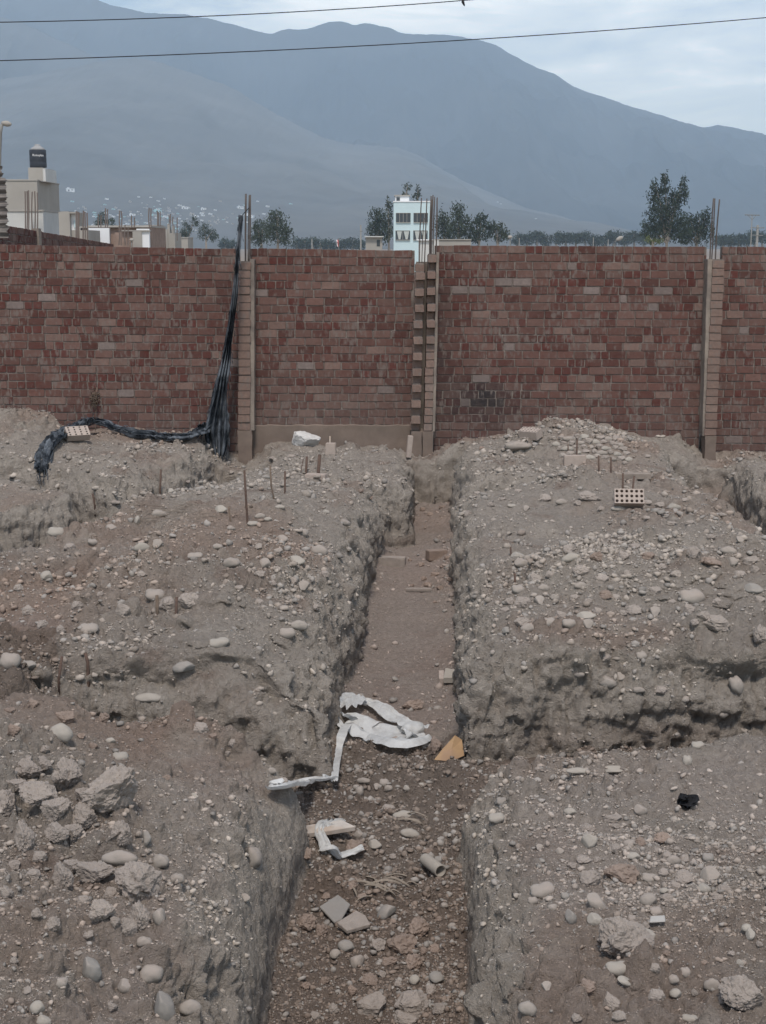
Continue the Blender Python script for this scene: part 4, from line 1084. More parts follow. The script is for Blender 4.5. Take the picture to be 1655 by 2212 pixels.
# other hand placed stones, in families that nothing but their place tells apart
FAM = {
 'grey rubble stones in the left foreground rock pile': ('grey rubble stone in or just below the left foreground rock pile', [(121, 1805, 40, 30, 'r'), (157, 1806, 32, 38, 'r'), (155, 1876, 30, 27, 'r'), (135, 1904, 32, 46, 'r'), (219, 1976, 42, 36, 'r'), (78, 1973, 22, 18, 'r'), (117, 2002, 30, 22, 'r'), (192, 2017, 20, 20, 'r'), (90, 1655, 30, 22, 'r'), (35, 1700, 34, 24, 'r'), (180, 1720, 28, 26, 'r'), (85, 1850, 26, 22, 'r'), (240, 1930, 26, 26, 'r'), (270, 1890, 22, 20, 'r'), (180, 1945, 24, 20, 'r'), (70, 1890, 26, 20, 'r'), (30, 1870, 24, 22, 'r'), (12, 1930, 26, 24, 'r'), (300, 1990, 34, 44, 'r'), (275, 2010, 28, 30, 'r'), (246, 1990, 22, 20, 'r')]),
 'stones on the lower left slope': ('dusty stone stuck in the bare lower left slope', [(311, 2034, 32, 24, 'c'), (133, 2122, 26, 22, 'c'), (411, 2178, 38, 34, 'c'), (382, 1898, 30, 26, 'c'), (60, 2140, 22, 18, 'r'), (240, 2175, 26, 22, 'r'), (168, 2060, 20, 16, 'r'), (345, 1980, 26, 40, 'c'), (270, 2130, 34, 30, 'c'), (95, 2205, 34, 24, 'p'), (30, 2075, 22, 16, 'r'), (530, 1940, 26, 20, 'c')]),
 'stones along the crest of the left foreground block': ('stone along the crest of the left foreground block', [(258, 1634, 34, 24, 'p'), (270, 1702, 26, 20, 'r'), (433, 1572, 38, 32, 'r'), (500, 1603, 24, 24, 'r'), (223, 1551, 28, 24, 'd'), (28, 1577, 38, 28, 'd'), (607, 1687, 28, 20, 'c'), (60, 1640, 26, 20, 'r'), (95, 1618, 22, 16, 'r'), (175, 1590, 20, 16, 'd'), (200, 1612, 26, 18, 'd'), (310, 1570, 18, 14, 'd'), (240, 1600, 26, 14, 'p'), (460, 1590, 20, 18, 'd'), (490, 1625, 22, 18, 'r'), (585, 1665, 24, 18, 'c'), (70, 1520, 30, 22, 'd'), (20, 1535, 28, 20, 'd'), (360, 1680, 20, 14, 'd'), (420, 1720, 22, 14, 'p')]),
 'cobbles over the left mound': ('dusty cobble scattered over the slope of the left mound', [(307, 1183, 24, 20, 'p'), (339, 1175, 24, 20, 'c'), (235, 1228, 18, 15, 'p'), (574, 1218, 30, 24, 'c'), (640, 1212, 36, 22, 'p'), (362, 1307, 36, 36, 'r'), (262, 1318, 34, 28, 'r'), (333, 1284, 36, 26, 'c'), (190, 1357, 34, 22, 'c'), (120, 1148, 30, 20, 'p'), (215, 1285, 16, 14, 'r'), (500, 1215, 32, 22, 'c'), (630, 1255, 24, 20, 'r'), (690, 1190, 26, 22, 'c'), (745, 1128, 24, 14, 'c'), (560, 1300, 20, 16, 'r'), (515, 1270, 20, 16, 'r'), (655, 1150, 20, 16, 'c'), (610, 1165, 24, 18, 'c'), (600, 1190, 20, 16, 'r'), (560, 1180, 18, 14, 'r'), (655, 1265, 26, 20, 'c'), (240, 1140, 26, 14, 'c'), (200, 1170, 20, 14, 'c'), (305, 1240, 22, 14, 'r'), (130, 1360, 22, 18, 'r'), (60, 1320, 30, 24, 'r'), (90, 1350, 24, 18, 'r'), (165, 1308, 26, 18, 'r'), (40, 1270, 22, 16, 'r'), (470, 1180, 18, 12, 'c'), (420, 1200, 28, 14, 'c'), (680, 1310, 20, 14, 'r'), (150, 1180, 24, 16, 'r'), (560, 1240, 22, 16, 'r'), (530, 1190, 16, 14, 'r'), (590, 1260, 18, 14, 'r'), (600, 1230, 16, 14, 'r'), (665, 1228, 16, 14, 'c'), (700, 1240, 20, 14, 'r')]),
 'stones on the far part of the left mound': ('small stone on the far part of the left mound, near the stakes', [(562, 1115, 20, 14, 'c'), (605, 1095, 18, 10, 'p'), (575, 1030, 16, 8, 'b'), (545, 1130, 24, 12, 'p'), (580, 1122, 22, 12, 'p'), (500, 1140, 20, 12, 'c'), (620, 1048, 14, 9, 'b'), (660, 1063, 18, 10, 'c'), (700, 1052, 18, 10, 'r'), (640, 1085, 16, 9, 'c'), (705, 1105, 18, 10, 'p'), (730, 1045, 16, 9, 'r'), (455, 1050, 16, 9, 'p'), (430, 1065, 18, 12, 'r'), (405, 1040, 14, 10, 'r'), (370, 1060, 18, 12, 'p'), (310, 1065, 16, 10, 'c'), (290, 1072, 18, 10, 'c'), (250, 1085, 20, 10, 'c'), (500, 1020, 14, 9, 'c'), (520, 1022, 14, 9, 'c'), (590, 990, 22, 10, 'r'), (630, 985, 20, 9, 'r'), (750, 1010, 16, 7, 'r'), (780, 1060, 16, 10, 'd'), (800, 1075, 14, 10, 'd')]),
 'cobbles of the right rubble slope': ('cobble in the rubble slope of the right mound', [(1488, 1317, 28, 24, 'r'), (1372, 1318, 36, 24, 'r'), (1414, 1321, 24, 20, 'c'), (1269, 1348, 26, 20, 'c'), (1185, 1343, 26, 20, 'c'), (1127, 1344, 30, 22, 'r'), (1143, 1357, 26, 18, 'c'), (1210, 1330, 26, 20, 'r'), (1118, 1272, 24, 20, 'c'), (1254, 1233, 40, 24, 'r'), (1228, 1187, 28, 18, 'r'), (1288, 1203, 26, 24, 'd'), (1584, 1214, 20, 20, 'c'), (1622, 1210, 32, 22, 'r'), (1385, 1416, 20, 18, 'c'), (1096, 1361, 20, 13, 'b'), (1155, 1250, 34, 24, 'r'), (1130, 1300, 36, 28, 'r'), (1165, 1297, 22, 20, 'c'), (1200, 1290, 18, 16, 'c'), (1300, 1250, 28, 20, 'r'), (1100, 1300, 20, 18, 'r'), (1090, 1318, 20, 18, 'r'), (1345, 1200, 28, 18, 'r'), (1400, 1200, 28, 20, 'd'), (1290, 1320, 20, 16, 'r'), (1330, 1290, 22, 16, 'r'), (1355, 1240, 20, 16, 'r'), (1240, 1290, 20, 16, 'r'), (1310, 1285, 30, 22, 'd'), (1255, 1265, 20, 14, 'c'), (1175, 1270, 18, 14, 'c'), (1415, 1275, 24, 22, 'r'), (1450, 1300, 18, 14, 'r'), (1520, 1330, 26, 20, 'r'), (1500, 1345, 20, 16, 'r'), (1370, 1180, 24, 16, 'r'), (1430, 1225, 22, 16, 'r'), (1460, 1240, 22, 16, 'r'), (1600, 1240, 24, 18, 'r'), (1630, 1230, 20, 16, 'r'), (1575, 1190, 24, 16, 'c'), (1600, 1165, 22, 14, 'c'), (1535, 1160, 20, 12, 'r'), (1165, 1220, 22, 18, 'r'), (1190, 1240, 22, 16, 'r'), (1120, 1200, 30, 16, 'p'), (1130, 1215, 34, 20, 'c'), (1270, 1300, 18, 14, 'r'), (1345, 1325, 18, 14, 'r'), (1550, 1300, 20, 14, 'r'), (1640, 1295, 26, 14, 'r')]),
 'stones in the right block face': ('stone sticking out of the steep face of the right block', [(1252, 1454, 28, 17, 'c'), (1339, 1461, 26, 22, 'c'), (1481, 1510, 20, 14, 'c'), (1065, 1410, 14, 14, 'c'), (1380, 1490, 26, 16, 'c'), (1310, 1420, 24, 14, 'r'), (1430, 1490, 30, 18, 'r'), (1560, 1540, 26, 20, 'c')]),
 'stones on top near the hollow brick': ('stone on the far right mound in front of the hollow brick', [(1214, 1085, 24, 16, 'c'), (1136, 1098, 18, 15, 'c'), (1105, 1092, 20, 10, 'p'), (1248, 1087, 18, 16, 'r'), (1300, 1098, 20, 12, 'r'), (1400, 1085, 26, 16, 'r'), (1425, 1090, 24, 14, 'r'), (1330, 1075, 20, 18, 'r'), (1180, 1075, 30, 24, 'r'), (1480, 1080, 20, 10, 'r'), (1500, 1105, 26, 10, 'r'), (1560, 1112, 24, 10, 'r'), (1450, 1130, 26, 12, 'r'), (1490, 1128, 22, 12, 'r'), (1400, 1118, 20, 10, 'r'), (1120, 1060, 20, 12, 'r'), (1060, 1090, 20, 14, 'r'), (1010, 1110, 20, 16, 'r'), (1085, 1078, 16, 10, 'r'), (1030, 1065, 18, 12, 'r')]),
 'stones of the far right heap': ('grey stone in the far right rubble heap below the brick wall', [(1195 + 17 * (k % 9) + 7 * (k // 9), 940 + 11 * (k // 9) + (k * 7 % 5) + abs(k % 9 - 4) * 1.5, 15 + k * 5 % 11, 11 + k * 3 % 5, 'rrcrp'[k % 5]) for k in range(45)] + [(1060, 975, 16, 10, 'r'), (1040, 968, 14, 9, 'd'), (1330, 960, 18, 12, 'r'), (1370, 975, 16, 10, 'r'), (1400, 985, 16, 10, 'r'), (1350, 1000, 16, 9, 'r'), (975, 945, 16, 10, 'd'), (1000, 955, 14, 8, 'r'), (1020, 940, 16, 8, 'r')]),
 'cobbles of the right foreground rubble': ('cobble or rock among the right foreground rubble', [(1403, 1896, 34, 22, 'c'), (1416, 1968, 26, 20, 'c'), (1455, 1860, 26, 24, 'c'), (1529, 1852, 24, 22, 'b'), (1566, 1922, 34, 24, 'r'), (1554, 1937, 32, 16, 'r'), (1401, 2018, 36, 24, 'p'), (1286, 1986, 36, 28, 'p'), (1234, 1980, 26, 36, 'b'), (1273, 2132, 52, 30, 'd'), (1461, 2147, 30, 22, 'p'), (1319, 2166, 48, 38, 'r'), (1537, 1783, 26, 18, 'c'), (1385, 1749, 32, 26, 'c'), (1323, 1767, 46, 22, 'r'), (1269, 1790, 42, 22, 'r'), (1234, 1754, 34, 18, 'p'), (1385, 1819, 28, 26, 'd'), (1330, 1835, 30, 26, 'r'), (1370, 1850, 36, 18, 'p'), (1362, 1824, 28, 22, 'c'), (1440, 1848, 22, 22, 'r'), (1260, 1857, 40, 14, 'r'), (1235, 1870, 22, 16, 'r'), (1210, 1838, 20, 14, 'c'), (1460, 1835, 20, 14, 'r'), (1480, 1855, 22, 20, 'r'), (1500, 1865, 18, 16, 'c'), (1435, 1884, 24, 18, 'r'), (1460, 1912, 40, 14, 'r'), (1437, 1925, 24, 14, 'p'), (1440, 1940, 30, 20, 'r'), (1310, 2000, 22, 14, 'c'), (1365, 1985, 22, 20, 'r'), (1395, 2000, 22, 18, 'r'), (1350, 1925, 16, 14, 'r'), (1165, 1830, 20, 14, 'c'), (1195, 1960, 20, 16, 'c'), (1220, 1935, 18, 18, 'b'), (1150, 1945, 22, 20, 'c'), (1290, 1858, 18, 14, 'r'), (1420, 1838, 20, 18, 'r'), (1395, 1790, 20, 14, 'r'), (1330, 1785, 18, 14, 'r')]),
 'stones of the lower right corner': ('stone on the bare ground of the lower right corner', [(1622, 2018, 20, 26, 'p'), (1614, 2006, 24, 20, 'p'), (1480, 2100, 22, 26, 'c'), (1420, 2150, 38, 30, 'r'), (1540, 2130, 30, 30, 'c'), (1500, 2145, 20, 18, 'r'), (1455, 2115, 22, 20, 'c'), (1415, 2090, 26, 22, 'r'), (1600, 2080, 18, 16, 'p'), (1560, 2160, 20, 26, 'r'), (1640, 2040, 20, 14, 'r'), (1580, 2060, 16, 12, 'r'), (1520, 2080, 18, 14, 'd'), (1440, 2060, 18, 14, 'd'), (1340, 2195, 36, 24, 'r'), (1490, 2200, 34, 18, 'p'), (1180, 2130, 26, 20, 'c'), (1140, 2180, 32, 30, 'c'), (1245, 2200, 28, 20, 'r')]),
 'clods and cobbles of the near trench floor': ('stone or clod on the near trench floor', [(693, 2012, 32, 30, 'd'), (817, 2042, 38, 30, 'r'), (840, 2078, 38, 20, 'd'), (897, 2118, 28, 24, 'p'), (772, 2078, 28, 32, 'c'), (726, 2062, 30, 24, 'c'), (811, 1824, 34, 20, 'p'), (777, 1803, 26, 20, 'c'), (886, 1801, 34, 20, 'p'), (964, 1803, 17, 12, 'b'), (825, 2105, 20, 16, 'r'), (860, 2125, 22, 16, 'r'), (930, 2140, 28, 22, 'r'), (760, 2140, 28, 24, 'd'), (700, 2120, 24, 18, 'd'), (660, 2130, 22, 18, 'd'), (790, 2068, 16, 14, 'r'), (915, 2055, 20, 16, 'd'), (850, 1990, 18, 14, 'd'), (950, 1985, 18, 14, 'd'), (940, 2050, 30, 22, 'd'), (720, 2180, 30, 24, 'r'), (680, 2195, 28, 20, 'r'), (950, 2180, 32, 26, 'r'), (960, 1955, 16, 12, 'c'), (705, 1935, 26, 18, 'd'), (760, 1915, 24, 20, 'd'), (780, 1940, 30, 26, 'd'), (730, 1900, 22, 16, 'd'), (850, 1850, 20, 12, 'r'), (925, 1840, 30, 16, 'd'), (840, 1745, 34, 18, 'r'), (778, 1708, 18, 22, 'c')]),
 'round pebbles in the trench below the plastic sheet': ('round pale pebble in the trench below the plastic sheet', [(785, 1686, 30, 14, 'c'), (829, 1690, 22, 20, 'c'), (813, 1699, 16, 15, 'c'), (839, 1702, 18, 16, 'c'), (880, 1702, 18, 14, 'p'), (911, 1695, 13, 12, 'p'), (775, 1664, 16, 12, 'c'), (750, 1512, 17, 14, 'b'), (770, 1700, 14, 12, 'c'), (873, 1762, 40, 20, 'p')]),
 'stones on the far trench floor': ('small stone or clod on the far trench floor', [(910, 1220, 16, 12, 'd'), (885, 1210, 12, 10, 'd'), (940, 1240, 22, 14, 'd'), (958, 1222, 18, 12, 'd'), (925, 1262, 22, 14, 'd'), (950, 1270, 18, 12, 'd'), (975, 1250, 16, 12, 'd'), (962, 1320, 14, 8, 'b'), (940, 1300, 12, 8, 'd'), (890, 1265, 12, 8, 'd'), (915, 1250, 16, 12, 'd'), (965, 1205, 18, 12, 'd'), (825, 1240, 12, 9, 'r'), (810, 1260, 12, 9, 'r'), (912, 1100, 16, 12, 'd'), (930, 1110, 18, 12, 'd'), (955, 1095, 16, 10, 'd'), (900, 1085, 12, 9, 'c')]),
}
for gname, (lab, L_) in FAM.items():
    for (a, b, w_, h_, k_) in L_:
        if 'rock pile' in gname: w_ *= 1.3; h_ *= 1.3; k_ = 'R' if w_ > 34 else 'r'
        if 'right rubble slope' in gname or 'over the left mound' in gname: w_ *= 1.2; h_ *= 1.2
        if sum(1 for _ in CENT) >= 470: break
        stone(a, b, w_, h_, k_, lab, gname)
print('individual stones', len(CENT))
# gravel and crumbs nobody could count: one mesh of many small stones over the earth
def gravel(n_, sub_, lo, hi, name_, lab_, even):
    Vi, Fi = ico(sub_); shapes = []
    for s_ in range(10):
        rr = np.random.default_rng(s_ + 70); Vs = Vi * (1 + rr.uniform(-.12, .12, len(Vi)))[:, None]
        for q_ in range(6):
            n0 = rr.normal(size=3); n0 /= np.linalg.norm(n0); c0 = rr.uniform(.35, .75); Vs = Vs - np.maximum(Vs @ n0 - c0, 0)[:, None] * n0[None]
        shapes.append(Vs)
    yv_ = TV[:, 1]; u_ = TV[:, 0] / yv_
    inside = (np.abs(u_) < .34) & (yv_ > 3.6) & (yv_ < 20.4)
    dens = (.10 + .9 * TROUGH) * np.clip((TN[:, 2] - .45) * 2.2, .015, 1)
    pile = np.zeros(len(TV))
    for (a, b, sx, sy, amp_) in PILES: pile += amp_ * np.exp(-((TV[:, 0] - a) / sx) ** 2 - ((yv_ - b) / sy) ** 2)
    patch = sstep(-.15, .35, fbm(TV[:, 0] * 1.6, yv_ * 1.3, TV[:, 2] * 0, 3, 700))
    fl = TISF * (yv_ > 9.5) * (yv_ < 18)
    dens = dens * (.05 + 1.2 * patch ** 2) * (1 - .8 * fl) + pile * np.clip(TN[:, 2] * 1.5 - .4, 0, 1) + .9 * TISF * (yv_ < 9.2) * np.clip((TN[:, 2] - .5) * 2.5, 0, 1)
    dens *= inside
    dens = dens * (1 - even) + even * dens.mean() * 2 * inside * np.clip(TN[:, 2] * 1.8 - .6, np.where(yv_ < 8.5, .03, .3), 1) * (1 - .6 * fl)
    p_ = dens / dens.sum(); idx = rng.choice(len(TV), n_, p=p_)
    yy = TV[idx, 1]; pxs = yy / FPX
    r_ = (lo + rng.pareto(1.7, n_) * lo * .8); r_ = np.minimum(r_, hi) * pxs
    r_ = np.clip(r_, .003, .055)
    P = TV[idx] + TN[idx] * (r_ * rng.uniform(-.25, .5, n_))[:, None] + rng.normal(size=(n_, 3)) * (pxs * 1.5)[:, None] * [1, 1, 0]
    fac = rng.uniform(.55, 1.2, (n_, 3)) * [1, 1, .75]
    ang = rng.uniform(0, 6.28, n_); ca, sa = np.cos(ang), np.sin(ang)
    S = np.array(shapes)[rng.integers(0, 10, n_)] * fac[:, None, :] * r_[:, None, None]
    X = S.copy(); X[:, :, 0] = S[:, :, 0] * ca[:, None] - S[:, :, 1] * sa[:, None]; X[:, :, 1] = S[:, :, 0] * sa[:, None] + S[:, :, 1] * ca[:, None]
    X += P[:, None, :]
    nv = Vi.shape[0]; FF = (Fi[None] + (np.arange(n_) * nv)[:, None, None]).reshape(-1, 3)
    base = cols[idx, :3]; t_ = rng.uniform(0, 1, (n_, 1)); stone_c = np.array([.275, .25, .225])
    big = (r_ / pxs > 3)[:, None]
    cc = np.where(t_ < np.where(big, .3, .12), stone_c, base * 1.03) * rng.uniform(.74, 1.16, (n_, 1))
    cc = np.concatenate([cc, np.ones((n_, 1))], 1); cc = np.repeat(cc, nv, 0)
    o = mesh_np(name_, X.reshape(-1, 3), FF, M['gravel'], cols=cc); tag(o, lab_, kind='stuff')
PILES = [(-1.5, 5.6, .8, .9, .8), (1.35, 5.9, .55, .8, 1.3), (-.7, 11.2, .35, 1.2, 1.2), (1.7, 10.9, .9, .9, 1.3), (2.7, 19.2, .8, .6, 1.5), (-2.2, 10.6, .9, .8, .7), (.75, 14.8, .15, 1.0, .8), (-1.6, 15.2, .8, .5, .8), (.2, 6.1, .35, .8, .9), (-.05, 9.0, .3, .5, 1.2), (2.8, 5.2, .7, .6, .6)]
gravel(62000, 1, 2.5, 12, 'gravel', 'loose gravel and small clods over the mounds and trench floor', .05)
gravel(190000, 0, .9, 3.2, 'crumbled_earth', 'fine crumbled earth over the mounds and trench sides', .6)
# ================================================================ beyond the wall
def hz_mat(name, c, **k): return mat(name, c, .95, k.pop('var', .12), k.pop('scale', .6), spec=.05, **k)
B = {}
B['grey'] = hz_mat('render_grey', (.33, .31, .28)); B['pale'] = hz_mat('pale_render', (.5, .5, .48)); B['white'] = hz_mat('white_paint', (.72, .73, .74), var=.04)
B['blue'] = hz_mat('light_blue_paint', (.52, .64, .66), var=.05); B['roofline'] = hz_mat('raw_concrete', (.36, .34, .31)); B['brick'] = hz_mat('far_brick', (.27, .2, .165), var=.25, scale=3)
B['glass'] = mat('window_glass', (.03, .04, .05), .25, 0, spec=.5); B['curtain'] = hz_mat('curtain', (.45, .47, .44), var=.1, scale=6)
B['tank'] = mat('tank_plastic', (.035, .04, .05), .5, .1, 2); B['tankcap'] = hz_mat('tank_dust', (.3, .3, .3)); B['bar'] = mat('far_rebar', (.16, .13, .115), .8, 0)
B['corr'] = mat('corrugated_sheet', (.15, .135, .125), .6, .25, 6, spec=.4, metallic=.3, dust=DUST, dust_amt=.4)
def pbox(mb, px0, px1, py0, py1, Y, depth):
    a = W(px0, py1, Y); b = W(px1, py0, Y); mb.box((a.x, Y, a.z if py1 < 900 else ZB), (b.x, Y + depth, b.z))
def local(mb, base):
    mb.v = [(v[0] - base[0], v[1] - base[1], v[2] - base[2]) for v in mb.v]; return mb
def part(root, base, name, mk, rects, Y, depth=.3, off=0.0):
    mb = MB()
    for r_ in rects: pbox(mb, r_[0], r_[1], r_[2], r_[3], Y + (r_[4] if len(r_) > 4 else off), r_[5] if len(r_) > 5 else depth)
    return local(mb, base).build(name, B[mk], root)
def bars(root, base, xs, Y, r_=.02):
    for (px, y0, y1) in xs:
        a, b = W(px, y1, Y), W(px + random.uniform(-.6, .6), y0, Y)
        local(rebar_mb(a, b, r_, .03), base).build('rebar', B['bar'], root)
G = 950   # stands for 'down to the ground'
# house with the water tank
Y = 90; base = Vector((Xat(60, Y), Y, ZB)); t = empty('house', base); tag(t, 'plain grey rendered house under the rooftop water tank', 'house')
part(t, base, 'wall', 'grey', [(10, 80, 390, G, 0, 6)], Y)
part(t, base, 'tower', 'grey', [(62, 92, 362, 391, .6, 3.2)], Y)
part(t, base, 'side_panel', 'pale', [(88, 98, 364, 392, .62, 3.0)], Y)
part(t, base, 'coping', 'roofline', [(9, 81, 387.5, 390.2, -.05, 6.1)], Y)
base2 = W(83, 362, Y + 2); tk = empty('water_tank', base2); tag(tk, 'black cylindrical water tank with a pale conical lid on a house roof', 'water tank')
px = 1 / FPX * 92
mb = MB(); r0 = 17.5 * px; h0 = 36 * px
mb.lathe([(r0 * .96, 0), (r0, .04), (r0, h0 * .3), (r0 * .985, h0 * .32), (r0, h0 * .34), (r0, h0 * .64), (r0 * .985, h0 * .66), (r0, h0 * .68), (r0, h0 * .97), (r0 * .97, h0)], n=28); mb.build('tank_body', B['tank'], tk, smooth=True)
mb = MB(); mb.lathe([(r0 * .97, h0), (r0 * .75, h0 * 1.1), (r0 * .4, h0 * 1.22), (r0 * .33, h0 * 1.25), (r0 * .33, h0 * 1.31), (r0 * .1, h0 * 1.33)], n=28); mb.build('tank_lid', B['tankcap'], tk, smooth=True)
fc = bpy.data.curves.new('lettering', 'FONT'); fc.body = 'Rotoplas'; fc.size = 6.4 * px; fc.extrude = .004; fc.align_x = 'CENTER'
fo = bpy.data.objects.new('lettering', fc); COL.objects.link(fo); fo.parent = tk; fo.location = (r0 * .25, -r0 * 1.02, h0 * .62); fo.rotation_euler = (R(90), 0, R(12)); fc.materials.append(B['white'])
dg = bpy.context.evaluated_depsgraph_get(); me_ = bpy.data.meshes.new_from_object(fo.evaluated_get(dg)); fm_ = bpy.data.objects.new('lettering', me_); COL.objects.link(fm_); fm_.parent = tk; fm_.location = fo.location; fm_.rotation_euler = fo.rotation_euler; bpy.data.objects.remove(fo); fm_.name = 'lettering'
# low houses, left
Y = 78; base = Vector((Xat(60, Y), Y, ZB)); t = empty('house', base); tag(t, 'low pale house with parapet in front of the tank house', 'house')
part(t, base, 'wall', 'pale', [(14, 93, 456, G, 0, 4.5)], Y); part(t, base, 'coping', 'roofline', [(12, 94, 453, 456.4, -.06, 4.7)], Y)
bars(t, base, [(55, 413, 500), (58.5, 413, 500), (62, 411, 500), (70, 414, 500), (75.5, 413, 500), (81, 416, 500)], Y - 1, .035)
Y = 84; base = Vector((Xat(110, Y), Y, ZB)); t = empty('house', base); tag(t, 'small grey house with a dark side window right of the pale parapet', 'house')
part(t, base, 'wall', 'grey', [(92, 147, 459, G, 0, 4)], Y); part(t, base, 'coping', 'roofline', [(91, 148, 456.5, 459.4, -.05, 4.2)], Y)
w_ = part(t, base, 'window', 'glass', [(92.5, 104, 470, 490, -.05, .12)], Y)
Y = 70; base = Vector((Xat(150, Y), Y, ZB)); t = empty('house', base); tag(t, 'tan framed unfinished house bay with a white inner wall', 'house')
part(t, base, 'frame', 'grey', [(146, 150, 458, G, 0, .4), (150, 168, 458, 461, 0, .4), (146, 190, 497, G, .3, 3)], Y)
part(t, base, 'wall', 'white', [(150, 164, 463, 497, .35, .3)], Y); part(t, base, 'door', 'blue', [(160, 163, 476, 492, .3, .05)], Y)
bars(t, base, [(165, 456, 530), (168, 457, 530), (172, 459, 530), (180, 455, 530), (184, 457, 530), (188.5, 460, 530)], Y - 1.5, .035)
Y = 74; base = Vector((Xat(240, Y), Y, ZB)); t = empty('house', base); tag(t, 'unfinished brick house with a large white rectangular panel and bare columns', 'house')
part(t, base, 'wall', 'brick', [(190, 326, 491, G, .5, 5), (262, 308, 502, G, .1, .4)], Y)
part(t, base, 'lintel', 'roofline', [(188, 326, 487, 491, .3, 5.4), (262, 325, 497, 499.5, -.1, .3)], Y)
part(t, base, 'panel', 'white', [(191, 236, 492.5, G, .2, .3)], Y); part(t, base, 'panel', 'white', [(308.5, 322, 494, G, .0, .3)], Y)
part(t, base, 'column', 'roofline', [(186, 191, 489, G, .2, .3)], Y); part(t, base, 'column', 'roofline', [(300, 306, 499, G, -.1, .3)], Y)
bars(t, base, [(228, 450, 492), (233, 452, 492), (259, 455, 492), (262, 456, 492), (213, 463, 492), (218, 465, 492), (285, 466, 492), (290, 470, 492), (257, 488, 530), (262, 490, 530), (271, 486, 530), (277, 490, 530), (323, 449, 492), (326.5, 450, 492)], Y - 1, .03)
Y = 96; base = Vector((Xat(340, Y), Y, ZB)); t = empty('house', base); tag(t, 'stepped unfinished brick house with column stubs left of the faint trees', 'house')
part(t, base, 'wall', 'grey', [(326, 340, 486, G, 0, 3), (340, 362, 495, G, .2, 3), (362, 378, 503, G, .3, 3), (325, 352, 508, G, -.8, .6)], Y)
part(t, base, 'column', 'roofline', [(362, 367, 484, 503, .3, .4)], Y); part(t, base, 'column', 'roofline', [(372, 376, 488, 503, .3, .4)], Y)
bars(t, base, [(340, 455, 495), (343, 458, 495), (346, 456, 495), (365, 465, 485), (368, 462, 485), (374, 468, 488), (383, 470, 520)], Y, .035)
Y = 110; base = Vector((Xat(392, Y), Y, ZB)); t = empty('house', base); tag(t, 'low grey rendered block at the right end of the unfinished houses', 'house')
part(t, base, 'wall', 'grey', [(378, 406, 514, G, 0, 3)], Y); part(t, base, 'coping', 'roofline', [(377, 407, 512.5, 514.3, -.05, 3.1)], Y)
# blue building
Y = 220; base = Vector((Xat(890, Y), Y, ZB)); t = empty('apartment_building', base); tag(t, 'light blue three storey building with dark windows behind the wall', 'building')
part(t, base, 'wall', 'blue', [(850, 931, 436, G, 0, 9)], Y); part(t, base, 'parapet', 'white', [(849.5, 931.5, 434, 436.5, -.1, 9.2)], Y)
rm = part(t, base, 'roof_room', 'white', [(854, 884, 423, 434, 1, 4)], Y)
part(t, base, 'roof_slab', 'roofline', [(852, 886, 421, 423.3, .8, 4.4)], Y)
part(t, base, 'window', 'glass', [(856.5, 864, 426, 433.5, .9, .2)], Y)
for (a, b, c, d, cur) in ((855.5, 887, 460.5, 480, 0), (893.5, 924.5, 460.5, 480, 0), (854.5, 886, 498.5, 518, 1), (893, 924, 498.5, 518, 1)):
    wf = part(t, base, 'window', 'glass', [(a, b, c, d, -.08, .2)], Y)
    n_ = 4 if not cur else 2
    part(wf, Vector((0, 0, 0)), 'frame', 'roofline', [(a, b, c - .8, c, -.16, .2), (a, b, d, d + 1, -.2, .3)] + [(a + (b - a) * k / n_ - .35, a + (b - a) * k / n_ + .35, c, d, -.14, .1) for k in range(1, n_)], Y)
    if cur:
        mb = MB()
        for (l_, r_) in ((a + 3, (a + b) / 2 - 2), ((a + b) / 2 + 2, b - 2)):
            P = [W(l_, c + 1, Y - .12), W(r_, c + 1, Y - .12), W(l_ + (r_ - l_) * .72, d - 1, Y - .12), W(l_ + (r_ - l_) * .35, d - 1, Y - .12)]
            Q = [p + Vector((0, .03, 0)) for p in P]
            mb.add(P + Q, [(3, 2, 1, 0), (4, 5, 6, 7), (0, 1, 5, 4), (1, 2, 6, 5), (2, 3, 7, 6), (3, 0, 4, 7)])
        mb.build('curtain', B['curtain'], wf)
for o_ in list(t.children):
    for ch in list(o_.children):
        ch.location = -base
Y = 120; base = Vector((Xat(808, Y), Y, ZB)); t = empty('shed', base); tag(t, 'small grey shed with a thin roof slab left of the light blue building', 'shed')
part(t, base, 'wall', 'grey', [(791, 826, 512, G, 0, 3)], Y); part(t, base, 'roof', 'pale', [(788, 829, 510, 512.3, -.3, 3.5)], Y); part(t, base, 'window', 'glass', [(814, 821, 518, 532, -.03, .1)], Y)
Y = 60; base = Vector((Xat(915, Y), Y, ZB)); t = empty('garden_wall', base); tag(t, 'light grey rendered wall end with a white capping behind the double pillar', 'wall')
part(t, base, 'wall', 'pale', [(903, 948, 519, G, 0, .6)], Y); part(t, base, 'capping', 'white', [(900, 938, 517, 519.3, -.1, .9)], Y)
Y = 64; base = Vector((Xat(975, Y), Y, ZB)); t = empty('garden_wall', base); tag(t, 'long low tan wall behind the brick wall, right of the double pillar', 'wall')
part(t, base, 'wall', 'grey', [(936, 1018, 518, G, 0, .4)], Y); part(t, base, 'capping', 'roofline', [(935, 1019, 516.6, 518.3, -.05, .5)], Y)
